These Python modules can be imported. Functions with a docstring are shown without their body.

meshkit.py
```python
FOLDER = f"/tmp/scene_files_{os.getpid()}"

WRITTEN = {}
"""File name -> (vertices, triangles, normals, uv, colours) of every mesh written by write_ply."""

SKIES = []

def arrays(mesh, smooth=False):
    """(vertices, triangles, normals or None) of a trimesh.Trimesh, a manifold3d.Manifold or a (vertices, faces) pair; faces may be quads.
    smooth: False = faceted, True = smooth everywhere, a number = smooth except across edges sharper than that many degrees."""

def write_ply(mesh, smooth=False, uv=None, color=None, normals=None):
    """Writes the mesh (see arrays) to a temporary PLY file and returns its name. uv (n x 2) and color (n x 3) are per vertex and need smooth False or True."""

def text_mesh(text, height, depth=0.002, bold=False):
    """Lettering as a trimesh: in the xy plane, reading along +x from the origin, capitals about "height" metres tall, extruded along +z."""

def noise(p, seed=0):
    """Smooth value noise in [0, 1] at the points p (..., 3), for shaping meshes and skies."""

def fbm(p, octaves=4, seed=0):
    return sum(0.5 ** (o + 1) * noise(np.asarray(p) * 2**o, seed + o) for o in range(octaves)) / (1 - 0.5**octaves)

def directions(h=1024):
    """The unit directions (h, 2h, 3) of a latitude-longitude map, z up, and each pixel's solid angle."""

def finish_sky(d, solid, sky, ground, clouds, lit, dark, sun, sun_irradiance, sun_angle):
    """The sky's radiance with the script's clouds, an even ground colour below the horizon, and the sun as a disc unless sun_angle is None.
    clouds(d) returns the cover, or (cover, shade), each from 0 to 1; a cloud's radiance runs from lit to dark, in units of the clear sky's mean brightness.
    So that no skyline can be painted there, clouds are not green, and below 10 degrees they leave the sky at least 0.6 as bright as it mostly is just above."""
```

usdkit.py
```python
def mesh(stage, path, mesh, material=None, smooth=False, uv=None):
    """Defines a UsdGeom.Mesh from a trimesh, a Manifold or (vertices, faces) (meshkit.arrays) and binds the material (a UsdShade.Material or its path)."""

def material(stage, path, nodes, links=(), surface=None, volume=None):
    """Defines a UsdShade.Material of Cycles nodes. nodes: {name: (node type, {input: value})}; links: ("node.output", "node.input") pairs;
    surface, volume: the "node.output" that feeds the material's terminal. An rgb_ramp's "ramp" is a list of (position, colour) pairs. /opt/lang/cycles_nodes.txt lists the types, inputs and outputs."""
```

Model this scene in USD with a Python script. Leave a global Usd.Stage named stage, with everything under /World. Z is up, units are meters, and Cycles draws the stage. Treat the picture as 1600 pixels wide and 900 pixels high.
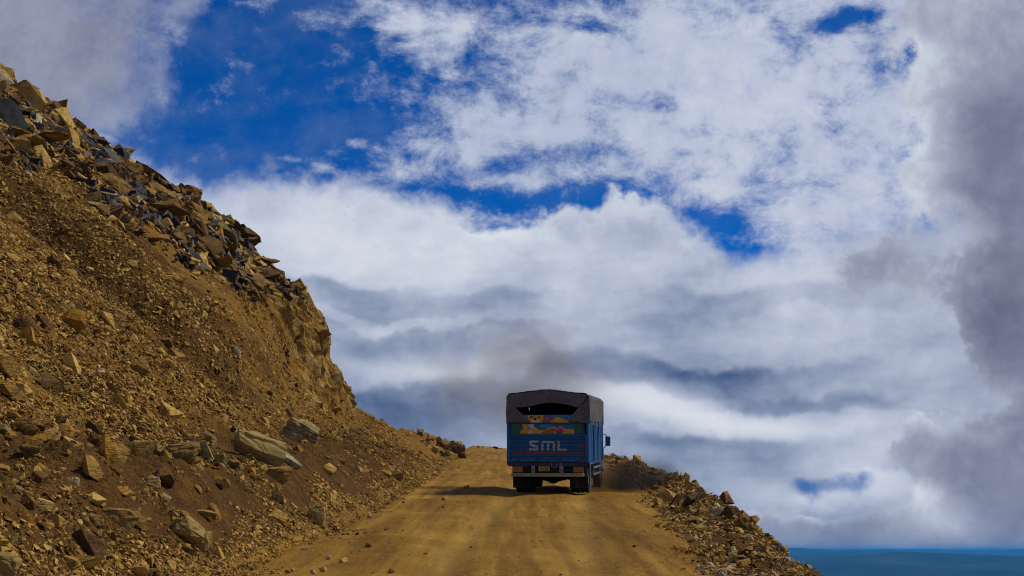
import math, random
import numpy as np
import trimesh, manifold3d
import shapely
from shapely import affinity
from shapely.geometry import Polygon, box as sbox
from pxr import Usd, UsdGeom, UsdLux, UsdShade, Sdf, Gf, Vt
import usdkit, meshkit

stage = Usd.Stage.CreateInMemory()
UsdGeom.SetStageUpAxis(stage, 'Z'); UsdGeom.SetStageMetersPerUnit(stage, 1.0)
UsdGeom.Xform.Define(stage, '/World'); UsdGeom.Scope.Define(stage, '/World/Looks')
rad = math.radians

# ---------------------------------------------------------------- camera
PW, PH, FPX = 1600.0, 900.0, 2198.0
PITCH = math.atan((860 - 450) / FPX)
EYE = np.array([0.0, 0.0, 1.5])
EXPOSURE = 1.1
cam = UsdGeom.Camera.Define(stage, '/World/camera')
cam.CreateHorizontalApertureAttr(36.0); cam.CreateVerticalApertureAttr(36.0 * 9 / 16)
cam.CreateFocalLengthAttr(36.0 * FPX / PW)
cam.CreateClippingRangeAttr(Gf.Vec2f(0.1, 300000.0))
cam.CreateExposureAttr(EXPOSURE)
cam.AddTranslateOp().Set(Gf.Vec3d(*EYE))
cam.AddRotateXOp().Set(90.0 + math.degrees(PITCH))


def ray(px, py):
    """World direction through a pixel of the photograph."""
    px, py = np.asarray(px, float), np.asarray(py, float)
    a, b = (px - 800) / FPX, (450 - py) / FPX
    c, s = math.cos(PITCH), math.sin(PITCH)
    d = np.stack([a, c - b * s, s + b * c], -1)
    return d / np.linalg.norm(d, axis=-1, keepdims=True)


# ---------------------------------------------------------------- node graphs
class Ref:
    def __init__(self, g, name): self.g, self.name = g, name
    def __add__(self, o): return self.g.m('add', self, o)
    __radd__ = __add__
    def __mul__(self, o): return self.g.m('multiply', self, o)
    __rmul__ = __mul__
    def __sub__(self, o): return self.g.m('subtract', self, o)
    def __rsub__(self, o): return self.g.m('subtract', o, self)


OUT = {'math': 'value', 'map_range': 'result', 'mapping': 'vector', 'noise_texture': 'fac', 'voronoi_texture': 'distance', 'mix_color': 'result',
       'combine_xyz': 'vector', 'separate_xyz': 'x', 'vector_math': 'vector', 'rgb_ramp': 'color', 'geometry': 'position', 'principled_bsdf': 'BSDF',
       'background_shader': 'background', 'sky_texture': 'color', 'principled_volume': 'volume', 'bump': 'normal', 'mix_closure': 'closure',
       'transparent_bsdf': 'BSDF', 'glossy_bsdf': 'BSDF', 'object_info': 'random', 'texture_coordinate': 'object', 'attribute': 'fac', 'fresnel': 'fac',
       'hsv': 'color', 'wave_texture': 'fac', 'emission': 'emission', 'diffuse_bsdf': 'BSDF', 'white_noise_texture': 'value', 'clamp': 'result'}


class Graph:
    def __init__(self): self.nodes, self.links = {}, []
    def add(self, kind, out=None, **inp):
        n = 'n%d' % len(self.nodes); vals = {}
        for k, v in inp.items():
            if isinstance(v, Ref): self.links.append((v.name, n + '.' + k))
            else: vals[k] = v
        self.nodes[n] = (kind, vals)
        return Ref(self, n + '.' + (out or OUT[kind]))
    def port(self, ref, out): return Ref(self, ref.name.split('.')[0] + '.' + out)
    def m(self, op, a, b=0.0, clamp=False): return self.add('math', math_type=op, value1=a, value2=b, use_clamp=clamp)
    def noise(self, vec, scale, detail=4.0, rough=0.55, dist=0.0, out='fac', lac=2.0, kind='fBM'):
        return self.add('noise_texture', out=out, vector=vec, scale=scale, detail=float(detail), roughness=rough, distortion=dist, lacunarity=lac, type=kind)
    def mr(self, v, a, b, c=0.0, d=1.0, kind='smoothstep'):
        return self.add('map_range', range_type=kind, value=v, from_min=a, from_max=b, to_min=c, to_max=d, clamp=True)
    def mix(self, f, a, b, kind='mix'): return self.add('mix_color', blend_type=kind, fac=f, a=a, b=b, use_clamp=False)
    def ramp(self, f, stops): return self.add('rgb_ramp', fac=f, ramp=stops)
    def scale3(self, v, s): return self.add('vector_math', math_type='multiply', vector1=v, vector2=s)
    def build(self, name, surface=None, volume=None):
        return usdkit.material(stage, '/World/Looks/' + name, self.nodes, self.links, surface and surface.name, volume and volume.name)


# ---------------------------------------------------------------- sky and sun
SUN_AZ, SUN_EL = rad(80), rad(50)          # azimuth from +y towards +x
SUN_DIR = np.array([math.cos(SUN_EL) * math.sin(SUN_AZ), math.cos(SUN_EL) * math.cos(SUN_AZ), math.sin(SUN_EL)])
SKY_STRENGTH, SUN_POWER, SUN_ANGLE = 0.05, 0.40, 11.0


def sky_material():
    g = Graph()
    d = g.add('geometry')
    sep = g.add('separate_xyz', vector=d)
    x, y, z = sep, g.port(sep, 'y'), g.port(sep, 'z')
    az, el = g.m('arctan2', x, y), g.m('arcsine', z)
    ang = g.add('combine_xyz', x=az, y=el, z=0.0)
    half = (0.5, 0.5, 0.5)

    def warp(scale, amount, detail=3):
        n = g.noise(d, scale, detail, 0.55, out='color')
        return g.add('vector_math', math_type='multiply_add', vector1=n, vector2=(amount, amount, 0.0), vector3=g.add('vector_math', math_type='add', vector1=ang, vector2=(-amount / 2, -amount / 2, 0.0)))

    def blobs(vec, base, items):
        """Soft elliptical patches of sky: centre and radii given in photograph pixels and turned into angles, and an amount."""
        s = base
        for px, py, rx, ry, amp in items:
            r = ray(px, py); sx, sy = FPX / rx, FPX / ry
            v = g.add('vector_math', math_type='multiply_add', vector1=vec, vector2=(sx, sy, 0.0), vector3=(-math.atan2(r[0], r[1]) * sx, -math.asin(r[2]) * sy, 0.0))
            l = g.add('vector_math', math_type='length', out='value', vector1=v)
            s = g.mr(l, 0.0, 1.0, amp, 0.0) + s
        return s

    def band(vec, px, py, rx, up, down, amp):
        """As a blob, with a crisp upper and a soft lower edge."""
        r = ray(px, py); sx = FPX / rx
        v = g.add('vector_math', math_type='multiply_add', vector1=vec, vector2=(sx, FPX, 0.0), vector3=(-math.atan2(r[0], r[1]) * sx, -math.asin(r[2]) * FPX, 0.0))
        q = g.add('separate_xyz', vector=v); vy = g.port(q, 'y')
        l = g.add('vector_math', math_type='length', out='value', vector1=g.add('combine_xyz', x=q, y=g.m('maximum', vy * (1.0 / up), vy * (-1.0 / down)), z=0.0))
        return g.mr(l, 0.0, 1.0, amp, 0.0)

    w1 = warp(8.0, 0.07, 2); w2 = warp(24.0, 0.028, 5); w3 = warp(9.0, 0.085, 6)
    # clear sky, deep blue at this altitude
    sky = g.add('sky_texture', sky_type='single_scattering', sun_disc=False, sun_elevation=SUN_EL, sun_rotation=SUN_AZ, altitude=5000.0,
                air_density=1.0, aerosol_density=0.3, ozone_density=2.0)
    col = g.add('mix_color', blend_type='multiply', fac=1.0, a=sky, b=SKY_TINT, use_clamp=False)
    nL = g.noise(d, 7.0, 4, 0.5)                               # shared: large, middling and fine structure
    nM = g.noise(d, 40.0, 5, 0.64, 0.15)
    nA = g.noise(g.scale3(d, (1.0, 1.0, 1.6)), 21.0, 6, 0.70, 0.2)
    # a thin film of wisps over the blue
    film = g.noise(g.scale3(d, (0.8, 1.0, 1.7)), 9.0, 6, 0.62, 0.5)
    col = g.mix(g.mr(film * 0.65 + nM * 0.35, 0.42, 0.72) * 0.34, col, (1.6, 2.2, 3.8))

    # A: broken high cloud
    cA = blobs(w1, 0.42, [
        (1180, 120, 660, 380, 0.42), (980, 70, 330, 170, 0.20), (1250, 330, 480, 230, 0.24), (745, 215, 190, 80, 0.34), (700, 50, 170, 60, 0.30), (860, 190, 190, 110, 0.16), (1010, 220, 260, 120, 0.14),
        (380, 170, 330, 270, -0.42), (580, 120, 200, 120, -0.16), (610, 252, 110, 34, 0.40), (500, 250, 40, 24, 0.55), (538, 195, 30, 18, 0.60), (640, 190, 70, 40, 0.22), (560, 290, 60, 26, 0.3), (440, 240, 40, 16, 0.4),
        (860, 325, 190, 44, -0.52), (930, 245, 80, 30, -0.42), (1100, 350, 130, 44, -0.50), (935, 35, 60, 30, -0.46), (1345, 30, 80, 24, -0.5), (1170, 395, 80, 34, -0.46),
        (700, 310, 120, 34, -0.34), (840, 290, 90, 40, 0.44), (690, 140, 50, 50, -0.24), (830, 110, 60, 40, -0.24), (800, 262, 60, 26, -0.26), (880, 20, 120, 26, -0.2), (1010, 180, 60, 24, -0.14)])
    kA = cA - 0.03 + 2.0 * (nA - 0.5) + 0.55 * (nM - 0.5)
    fA = g.mr(kA, 0.20, 0.92)
    colA = g.ramp(nL * 0.50 + nA * 0.35 + nM * 0.70 - 0.28 + 0.10 * g.mr(kA, 0.2, 1.2), [(0.25, (2.7, 3.2, 4.7)), (0.48, (4.2, 4.75, 6.1)), (0.62, (4.8, 5.25, 6.5)), (0.8, (5.7, 6.1, 7.0))])
    col = g.mix(fA * 0.96, col, colA)

    # B: the great bank of cumulus low in the sky
    nB = g.noise(d, 22.0, 6, 0.62, 0.1)
    billow = g.m('absolute', g.noise(d, 30.0, 4, 0.55) - 0.5)
    pts = [(-200, 150), (60, 185), (180, 215), (255, 255), (330, 283), (420, 258), (500, 275), (600, 288), (690, 300), (745, 352), (830, 335), (900, 315), (965, 290), (1030, 318), (1065, 352), (1140, 385), (1230, 372), (1330, 330), (1500, 300), (1800, 300)]
    rr = ray(np.array([p[0] for p in pts]), np.array([p[1] for p in pts]))
    xs = np.linspace(-0.5, 0.5, 97)
    es = np.interp(xs, np.arctan2(rr[:, 0], rr[:, 1]), np.arcsin(rr[:, 2]))
    top = g.ramp(az + 0.5, [(a + 0.5, (e, e, e)) for a, e in zip(xs, es)])
    depth = g.port(g.add('separate_xyz', vector=top), 'x') - g.port(g.add('separate_xyz', vector=w2), 'y')
    soft = g.ramp(az + 0.5, [(a + 0.5, (v, v, v)) for a, v in [(-0.5, .05), (-.2, 0.03), (-.14, 0.022), (-.04, 0.018), (0.0, 0.008), (0.11, 0.007), (0.16, 0.03), (0.5, 0.05)]])
    kB = depth + 0.045 * (nB - 0.5) + 0.05 * (0.10 - billow)
    fB = g.add('map_range', range_type='smoothstep', value=kB, from_min=-0.004, from_max=g.port(g.add('separate_xyz', vector=soft), 'x'), to_min=0.0, to_max=1.0, clamp=True)
    # its shading: bright crowns, banded grey flats below
    nT = g.noise(g.scale3(d, (1.0, 1.0, 3.6)), 13.0, 6, 0.6)
    sB = blobs(w1, 0.54, [
        (450, 340, 380, 150, 0.24), (640, 390, 360, 140, 0.20), (850, 390, 340, 120, 0.16), (980, 315, 120, 60, 0.24), (280, 270, 160, 70, 0.15),
        (640, 515, 280, 24, 0.14), (600, 650, 330, 70, -0.20), (560, 690, 220, 50, -0.20), (770, 580, 180, 30, 0.12), (1150, 660, 330, 34, 0.34), (1000, 635, 180, 34, 0.32), (660, 575, 200, 26, 0.18), (1330, 720, 130, 70, 0.18),
        (1000, 480, 300, 60, 0.02), (1290, 520, 260, 60, 0.10), (1270, 400, 260, 110, 0.10), (1200, 790, 260, 70, -0.06), (1050, 760, 130, 60, -0.14), (900, 640, 900, 230, -0.03)])
    for it in [(545, 448, 170, 14, 80, -0.34), (770, 470, 190, 16, 60, -0.18), (690, 530, 300, 14, 60, -0.24), (880, 566, 150, 14, 60, -0.18), (620, 620, 300, 18, 110, -0.24),
               (1130, 575, 330, 22, 90, -0.34), (1300, 620, 170, 18, 70, -0.28), (1090, 690, 280, 16, 80, -0.26), (900, 405, 180, 14, 50, -0.10), (1140, 450, 260, 18, 80, -0.16),
               (600, 505, 240, 10, 40, 0.16), (1010, 622, 200, 10, 50, 0.22), (1200, 643, 250, 12, 50, 0.22), (1400, 735, 130, 14, 80, 0.25), (1290, 780, 60, 12, 40, 0.25), (1050, 400, 260, 12, 60, 0.10), (1240, 480, 220, 14, 60, 0.12)]:
        sB = band(w3, *it) + sB
    nF = g.noise(g.scale3(d, (1.0, 1.0, 2.0)), 17.0, 5, 0.58, 0.2)
    sB = sB + 0.45 * (nL - 0.5) + 0.42 * (nT - 0.5) + 0.44 * (nF - 0.5) + 0.30 * (nM - 0.5) + 0.5 * (billow - 0.1) * g.mr(kB, 0.0, 0.12, 1.0, 0.3) + g.mr(kB, 0.0, 0.03, 0.14, 0.0)
    colB = g.ramp(g.m('multiply', sB, 1.0, True), [(0.0, (0.55, 0.95, 2.1)), (0.18, (1.35, 1.85, 3.05)), (0.36, (2.45, 2.95, 4.2)), (0.55, (3.7, 4.2, 5.4)), (0.75, (5.0, 5.45, 6.5)), (1.0, (6.4, 6.8, 7.5))])
    col = g.mix(fB, col, colB)
    # thin places in the bank where the blue shows
    hole = blobs(w2, -0.35, [(1320, 760, 110, 45, 0.66), (1250, 750, 60, 25, 0.4), (1150, 760, 90, 40, 0.30), (1390, 700, 50, 30, 0.3), (1520, 400, 60, 22, 0.5), (640, 690, 200, 40, 0.36), (1370, 650, 60, 20, 0.3), (1180, 640, 120, 20, 0.2)])
    col = g.mix(g.mr(hole + 0.9 * (nB - 0.5) + 0.3 * (nM - 0.5), -0.05, 0.35) * 0.9, col, (0.25, 1.2, 3.7))

    # C: near grey cloud drifting up from the right, and a grey veil at upper left
    nC = g.noise(d, 15.0, 7, 0.62, 0.1)
    bC = g.m('absolute', g.noise(d, 19.0, 6, 0.6) - 0.5)
    cC = blobs(w2, -0.40, [
        (1900, 400, 360, 900, 1.2), (1500, 50, 220, 290, 0.74), (1585, 260, 190, 190, 0.85), (1610, 490, 200, 190, 1.0), (1375, 410, 150, 130, 0.62), (1435, 275, 95, 60, 0.5), (1540, 730, 210, 170, 0.56), (1650, 780, 240, 180, 0.8), (1430, 690, 90, 90, 0.3),
        (1330, 838, 340, 60, 0.75), (1130, 838, 340, 70, 0.46), (1600, 820, 320, 100, 0.6),
        (-60, 60, 440, 330, 1.15), (190, 60, 220, 210, 0.36), (360, 0, 220, 80, 0.26)])
    kC = cC + 0.90 * (nC - 0.5) + 0.40 * (nM - 0.5) + 1.1 * (0.11 - bC)
    edge = g.mr(az, -0.1, 0.15, 0.62, 0.15)                      # the left veil is softer
    fC = g.add('map_range', range_type='smoothstep', value=kC, from_min=-0.02, from_max=edge, to_min=0.0, to_max=1.0, clamp=True)
    sC = blobs(w2, 0.44, [(1590, 480, 190, 190, -0.34), (1370, 410, 110, 90, -0.06), (1580, 270, 170, 180, -0.26), (1470, 90, 130, 200, 0.16), (1440, 250, 70, 130, 0.28), (1450, 560, 70, 60, 0.15), (1560, 640, 140, 80, -0.12), (1500, 720, 120, 110, -0.10),
                           (1470, 800, 120, 70, 0.34), (1540, 360, 90, 50, 0.2), (1500, 620, 110, 50, 0.22), (1450, 640, 120, 50, 0.16), (1350, 775, 70, 26, 0.24), (1275, 792, 40, 24, 0.26), (1440, 770, 60, 30, 0.2), (1250, 835, 260, 50, 0.08), (1570, 800, 140, 80, -0.14), (60, 60, 400, 300, 0.06)])
    sC = sC + 0.85 * (nC - 0.5) + 0.20 * (nM - 0.5) + 0.55 * (bC - 0.11) + g.mr(kC, 0.0, 0.55, 0.30, 0.0)
    colC = g.ramp(g.m('multiply', sC, 1.0, True), [(0.0, (1.1, 1.2, 1.9)), (0.25, (1.75, 1.92, 2.8)), (0.5, (2.7, 2.95, 3.95)), (0.75, (4.1, 4.45, 5.4)), (1.0, (6.2, 6.6, 7.4))])
    col = g.mix(fC * 0.97, col, colC)
    bg = g.add('background_shader', color=col, strength=SKY_STRENGTH)
    return g.build('sky_and_clouds', bg)


SKY_TINT = (0.015, 0.44, 0.98)
dome = UsdLux.DomeLight.Define(stage, '/World/sky')
dome.CreateIntensityAttr(1.0)
UsdShade.MaterialBindingAPI.Apply(dome.GetPrim()).Bind(sky_material())
dome.GetPrim().SetCustomDataByKey('kind', 'structure')
sun = UsdLux.DistantLight.Define(stage, '/World/sun')
sun.CreateNormalizeAttr(True); sun.CreateIntensityAttr(SUN_POWER); sun.CreateAngleAttr(SUN_ANGLE)
sun.CreateColorAttr(Gf.Vec3f(1.0, 0.925, 0.74))
sun.AddRotateZOp().Set(-math.degrees(SUN_AZ)); sun.AddRotateXOp().Set(-(90 - math.degrees(SUN_EL)))


# ---------------------------------------------------------------- helpers for things and parts
NUMBER = {}


def numbered(path):
    n = NUMBER.get(path, 0); NUMBER[path] = n + 1
    return path if n == 0 else '%s_%03d' % (path, n)


def tag(prim, label=None, cat=None, group=None, kind=None):
    for k, v in (('label', label), ('category', cat), ('group', group), ('kind', kind)):
        if v: prim.SetCustomDataByKey(k, v)
    return prim


def obj(name, mesh, material, parent='/World', smooth=False):
    """ONE mesh prim under its parent."""
    path = numbered(str(parent) + '/' + name)
    return usdkit.mesh(stage, path, mesh, material, smooth).GetPrim()


def thing(name, loc=(0, 0, 0), matrix=None):
    x = UsdGeom.Xform.Define(stage, numbered('/World/' + name))
    if matrix is not None: x.AddTransformOp().Set(Gf.Matrix4d(np.asarray(matrix).T.tolist()))
    else: x.AddTranslateOp().Set(Gf.Vec3d(*map(float, loc)))
    return x.GetPrim()


def sstep(a, b, x):
    t = np.clip((np.asarray(x, float) - a) / (b - a), 0, 1)
    return t * t * (3 - 2 * t)


def fbm2(x, y, s, o=4, seed=0, sy=None):
    return meshkit.fbm(np.stack([x * s, y * (sy or s), np.zeros_like(x) + 7.3 * seed], -1), o, seed) - 0.5


# ---------------------------------------------------------------- the mountain road as a height field
SLOPE = math.tan(PITCH - math.atan(230 / FPX))        # the climb of the road


def toe(y): return -2.75 - 0.35 * sstep(24, 13, y)
EDGE_Y = [-30, 10, 15, 27.5, 47, 73, 100, 200]
EDGE_X = [1.7, 1.85, 2.15, 2.9, 4.1, 5.0, 5.4, 5.4]
def edge(y): return np.interp(y, EDGE_Y, EDGE_X)


RIM_L = [0, 1.5, 3.2, 4.1, 4.5, 5.2, 5.9, 6.5, 7.8, 9.9, 13, 15.5, 18.4, 30, 60, 120, 1500]
RIM_H = [0, 0.75, 1.75, 2.35, 3.1, 5.2, 6.8, 7.4, 8.4, 10.6, 12.3, 14.2, 16.0, 21, 30, 33, -500]
def rim_end(L): return np.interp(L, [0, 0.8, 2.0, 3.0, 4.1, 5.0, 30], [86, 81, 74, 66, 61, 60, 62])


def base_z(y):
    """The road's own rise, with a crest beyond the truck."""
    return np.where(y < 97, SLOPE * y, SLOPE * 97 + (y - 97) * SLOPE * np.exp(-(y - 97) / 12.0) - 0.55 * np.maximum(y - 104, 0) * sstep(97, 150, y))


def road_rise(x, y):
    left = sstep(4.5, -3.0, x)
    return (0.12 + 0.62 * left) * sstep(48, 88, y)


def hill(x, y, full=True):
    L = np.maximum(toe(y) - x, 0)
    near = 0.76 * L - 0.35 * (1 - np.exp(-L / 0.9)) - 0.012 * np.maximum(L - 25, 0) ** 1.3
    near = np.minimum(near, 30 + 0.03 * L) - np.maximum(L - 130, 0) * 0.5
    rim = np.interp(L, RIM_L, RIM_H)
    yy = y + 1.3 * fbm2(x, y, 0.22, 3, 3) * 2
    w = 0.34 * sstep(32.5, 37.5, yy) + 0.66 * sstep(37.5, 56, yy)
    w = w * sstep(0.0, 2.2, L)
    h = near * (1 - w) + rim * w
    # a bulldozed ridge of dark soil along the foot of the slope
    h = h + 0.42 * np.exp(-((L - 1.1) / 0.75) ** 2) * sstep(60, 30, y) * (0.55 + 1.6 * np.clip(fbm2(x, y, 0.45, 3, 5) + 0.2, 0, 1))
    over = np.maximum(y - rim_end(L), 0)
    h = h - 1.5 * over * over / (over + 1.2)
    if full:
        k = sstep(0.1, 1.6, L)
        h = h + k * (0.85 * fbm2(x, y, 0.30, 3, 11) + 0.55 * fbm2(x, y, 0.28, 4, 12, 1.15) + 0.36 * fbm2(x, y, 1.3, 4, 13)
                     + 0.13 * fbm2(x, y, 6.0, 3, 14) + 0.05 * fbm2(x, y, 17.0, 2, 15))
        h = h - 1.3 * k * np.exp(-((yy - 34.5) / 1.0) ** 2) * sstep(2, 5, L) * (0.4 + 1.2 * (fbm2(x, y, 0.4, 3, 16) + 0.5))
    return h


def bank(x, y, full=True):
    R = np.maximum(x - edge(y), 0)
    crest = np.interp(y, [-30, 8, 14, 18, 22, 27, 40, 60, 80, 110], [-0.25, -0.25, -0.22, -0.2, -0.05, 0.18, 0.17, 0.06, 0.02, 0.0])
    wide = np.interp(y, [0, 18, 27, 60], [1.5, 1.4, 0.85, 0.8])
    h = crest * sstep(0, 1, R / wide) - 0.85 * np.maximum(R - wide, 0) * sstep(0, 0.9, R - wide) - 0.10 * R * sstep(30, 15, y)
    if full:
        k = sstep(0.0, 0.7, R)
        h = h + k * (0.42 * fbm2(x, y, 0.8, 3, 21) + 0.34 * fbm2(x, y, 2.2, 4, 22) + 0.07 * fbm2(x, y, 8.0, 3, 23))
    return np.maximum(h, -640 + 0 * h)


def mid_line(x, y): return np.interp(y, [0, 12, 20, 36, 60, 90], [0.0, 0.05, 0.2, 0.95, 1.5, 1.0]) + 0.35 * fbm2(0 * x, y, 0.06, 2, 31)


def road_detail(x, y):
    mid = mid_line(x, y)
    ruts = sum(np.exp(-((x - mid - o - 0.30 * fbm2(0 * x + o, y, 0.12, 3, 32)) / 0.30) ** 2) for o in (-0.95, 0.85))
    return 0.16 * fbm2(x, y, 0.35, 3, 33) + 0.07 * fbm2(x, y, 1.6, 4, 34) + 0.018 * fbm2(x, y, 9.0, 3, 35) - 0.075 * ruts + 0.05 * fbm2(x, y, 2.5, 3, 36, 0.35)


def ground(x, y, full=True):
    x, y = np.asarray(x, float), np.asarray(y, float)
    z = base_z(y) + road_rise(x, y)
    z = z + np.where(x < toe(y), hill(x, y, full), 0) + np.where(x > edge(y), bank(x, y, full), 0)
    return np.maximum(z + (road_detail(x, y) if full else 0), -655.0)


def hit(px, py, lo=7.0, hi=120.0):
    """Where the line of sight through a pixel of the photograph meets the ground."""
    d = ray(px, py).reshape(-1, 3)
    y = np.geomspace(lo, hi, 900)
    P = EYE + d[:, None] * (y / d[:, 1:2])[..., None]
    below = P[..., 2] < ground(P[..., 0], P[..., 1], False)
    k = np.where(below.any(1), below.argmax(1), -1)
    Q = P[np.arange(len(d)), k]
    Q[:, 2] = ground(Q[:, 0], Q[:, 1])
    return Q, k >= 0


def normal_at(x, y, e=0.35, full=False):
    x, y = np.asarray(x, float), np.asarray(y, float)
    n = np.stack([ground(x - e, y, full) - ground(x + e, y, full), ground(x, y - e, full) - ground(x, y + e, full), np.full_like(x, 2 * e)], -1)
    return n / np.linalg.norm(n, axis=-1, keepdims=True)


# ---------------------------------------------------------------- materials of the ground and the rocks
def pebbles(g, pos, scale, seed=0.0):
    p = g.add('vector_math', math_type='add', vector1=pos, vector2=(seed, seed, seed))
    p = g.add('vector_math', math_type='multiply_add', vector1=g.noise(p, scale * 0.7, 2, out='color'), vector2=(0.6 / scale,) * 3, vector3=p)
    v = g.add('voronoi_texture', vector=p, scale=scale, feature='f1', randomness=1.0)
    return v, g.port(v, 'color')


def ground_material():
    g = Graph(); pos = g.add('geometry')
    zone = g.add('attribute', out='color', attribute='zone')
    sp = g.add('separate_xyz', vector=zone); road, dark, cliff = sp, g.port(sp, 'y'), g.port(sp, 'z')
    n1 = g.noise(pos, 0.45, 6, 0.6); n2 = g.noise(pos, 2.6, 6, 0.65); n3 = g.noise(pos, 22.0, 4, 0.7)
    pd, pc = pebbles(g, pos, 17.0); qd, qc = pebbles(g, pos, 46.0, 3.1)
    pr, qr = g.add('separate_xyz', vector=pc), g.add('separate_xyz', vector=qc)
    streak = g.noise(g.scale3(pos, (0.16, 1.3, 0.16)), 1.6, 6, 0.65, 0.6)
    soil = g.ramp(n1 * 0.25 + n2 * 0.35 + streak * 0.40, [(0.32, (0.1073, 0.04602, 0.006408)), (0.5, (0.1866, 0.0888, 0.01281)), (0.66, (0.2659, 0.1389, 0.02322))])
    soil = g.mix(g.mr(pr * 0.6 + qr * 0.4, 0.15, 0.9, kind='linear') * 0.85, g.mix(0.45, soil, (0.02799, 0.0119, 0.002002)), g.mix(0.35, soil, (0.3919, 0.2302, 0.04805)))
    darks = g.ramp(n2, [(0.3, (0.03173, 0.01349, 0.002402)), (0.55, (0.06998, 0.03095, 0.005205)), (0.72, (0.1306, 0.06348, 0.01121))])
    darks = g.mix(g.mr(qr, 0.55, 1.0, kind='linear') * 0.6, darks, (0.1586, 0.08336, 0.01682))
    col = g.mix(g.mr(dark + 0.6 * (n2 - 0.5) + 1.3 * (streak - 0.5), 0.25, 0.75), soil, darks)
    # rock face: fractured, streaked downwards
    st = g.noise(g.scale3(pos, (1.2, 1.6, 0.35)), 1.5, 6, 0.65, 0.5)
    face = g.ramp(st * 0.7 + n3 * 0.3, [(0.3, (0.05832, 0.03174, 0.00901)), (0.43, (0.1983, 0.1091, 0.02252)), (0.55, (0.3499, 0.2183, 0.05756)), (0.66, (0.4, 0.34, 0.24))])
    face = g.mix(g.mr(n1, 0.5, 0.62) * 0.6, face, (0.2333, 0.09919, 0.01101))
    col = g.mix(g.mr(cliff + 0.5 * (n2 - 0.5), 0.35, 0.6), col, face)
    # packed dirt of the road, with paler wheel tracks
    long = g.noise(g.scale3(pos, (2.2, 0.11, 0.11)), 1.6, 6, 0.62, 0.3)
    dirt = g.ramp(n1 * 0.35 + long * 0.65, [(0.33, (0.1016, 0.04613, 0.005097)), (0.46, (0.2078, 0.1038, 0.01238)), (0.56, (0.3048, 0.1614, 0.02113)), (0.66, (0.4249, 0.2498, 0.04552))])
    dirt = g.mix(g.mr(n3 * 0.6 + qr * 0.4, 0.35, 0.75, kind='linear') * 0.5, g.mix(0.3, dirt, (0.05543, 0.02308, 0.002913)), g.mix(0.2, dirt, (0.4619, 0.2769, 0.05462)))
    grit = g.mr(qr, 0.93, 0.97) * g.mr(n2, 0.5, 0.62)
    dirt = g.mix(grit * 0.7, dirt, (0.4158, 0.2845, 0.08375))
    track = g.add('attribute', attribute='track')
    dirt = g.mix(track * 0.75, dirt, g.mix(0.5, dirt, (0.3888, 0.2575, 0.068)))
    col = g.mix(g.mr(road + 0.7 * (n2 - 0.5) + 0.35 * (n3 - 0.5), 0.35, 0.65), col, dirt)
    rough = g.m('subtract', 1.0, road)
    hgt = (g.m('subtract', 0.6, pd) * 0.030 + g.m('subtract', 0.6, qd) * 0.011) * (rough * 0.8 + 0.22) + n3 * 0.018 + n2 * 0.03 + st * cliff * 0.35
    bump = g.add('bump', height=hgt, distance=1.0, strength=0.9)
    p = g.add('principled_bsdf', base_color=col, roughness=0.95, specular_ior_level=0.12, normal=bump)
    return g.build('stony_earth', p)


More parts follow.
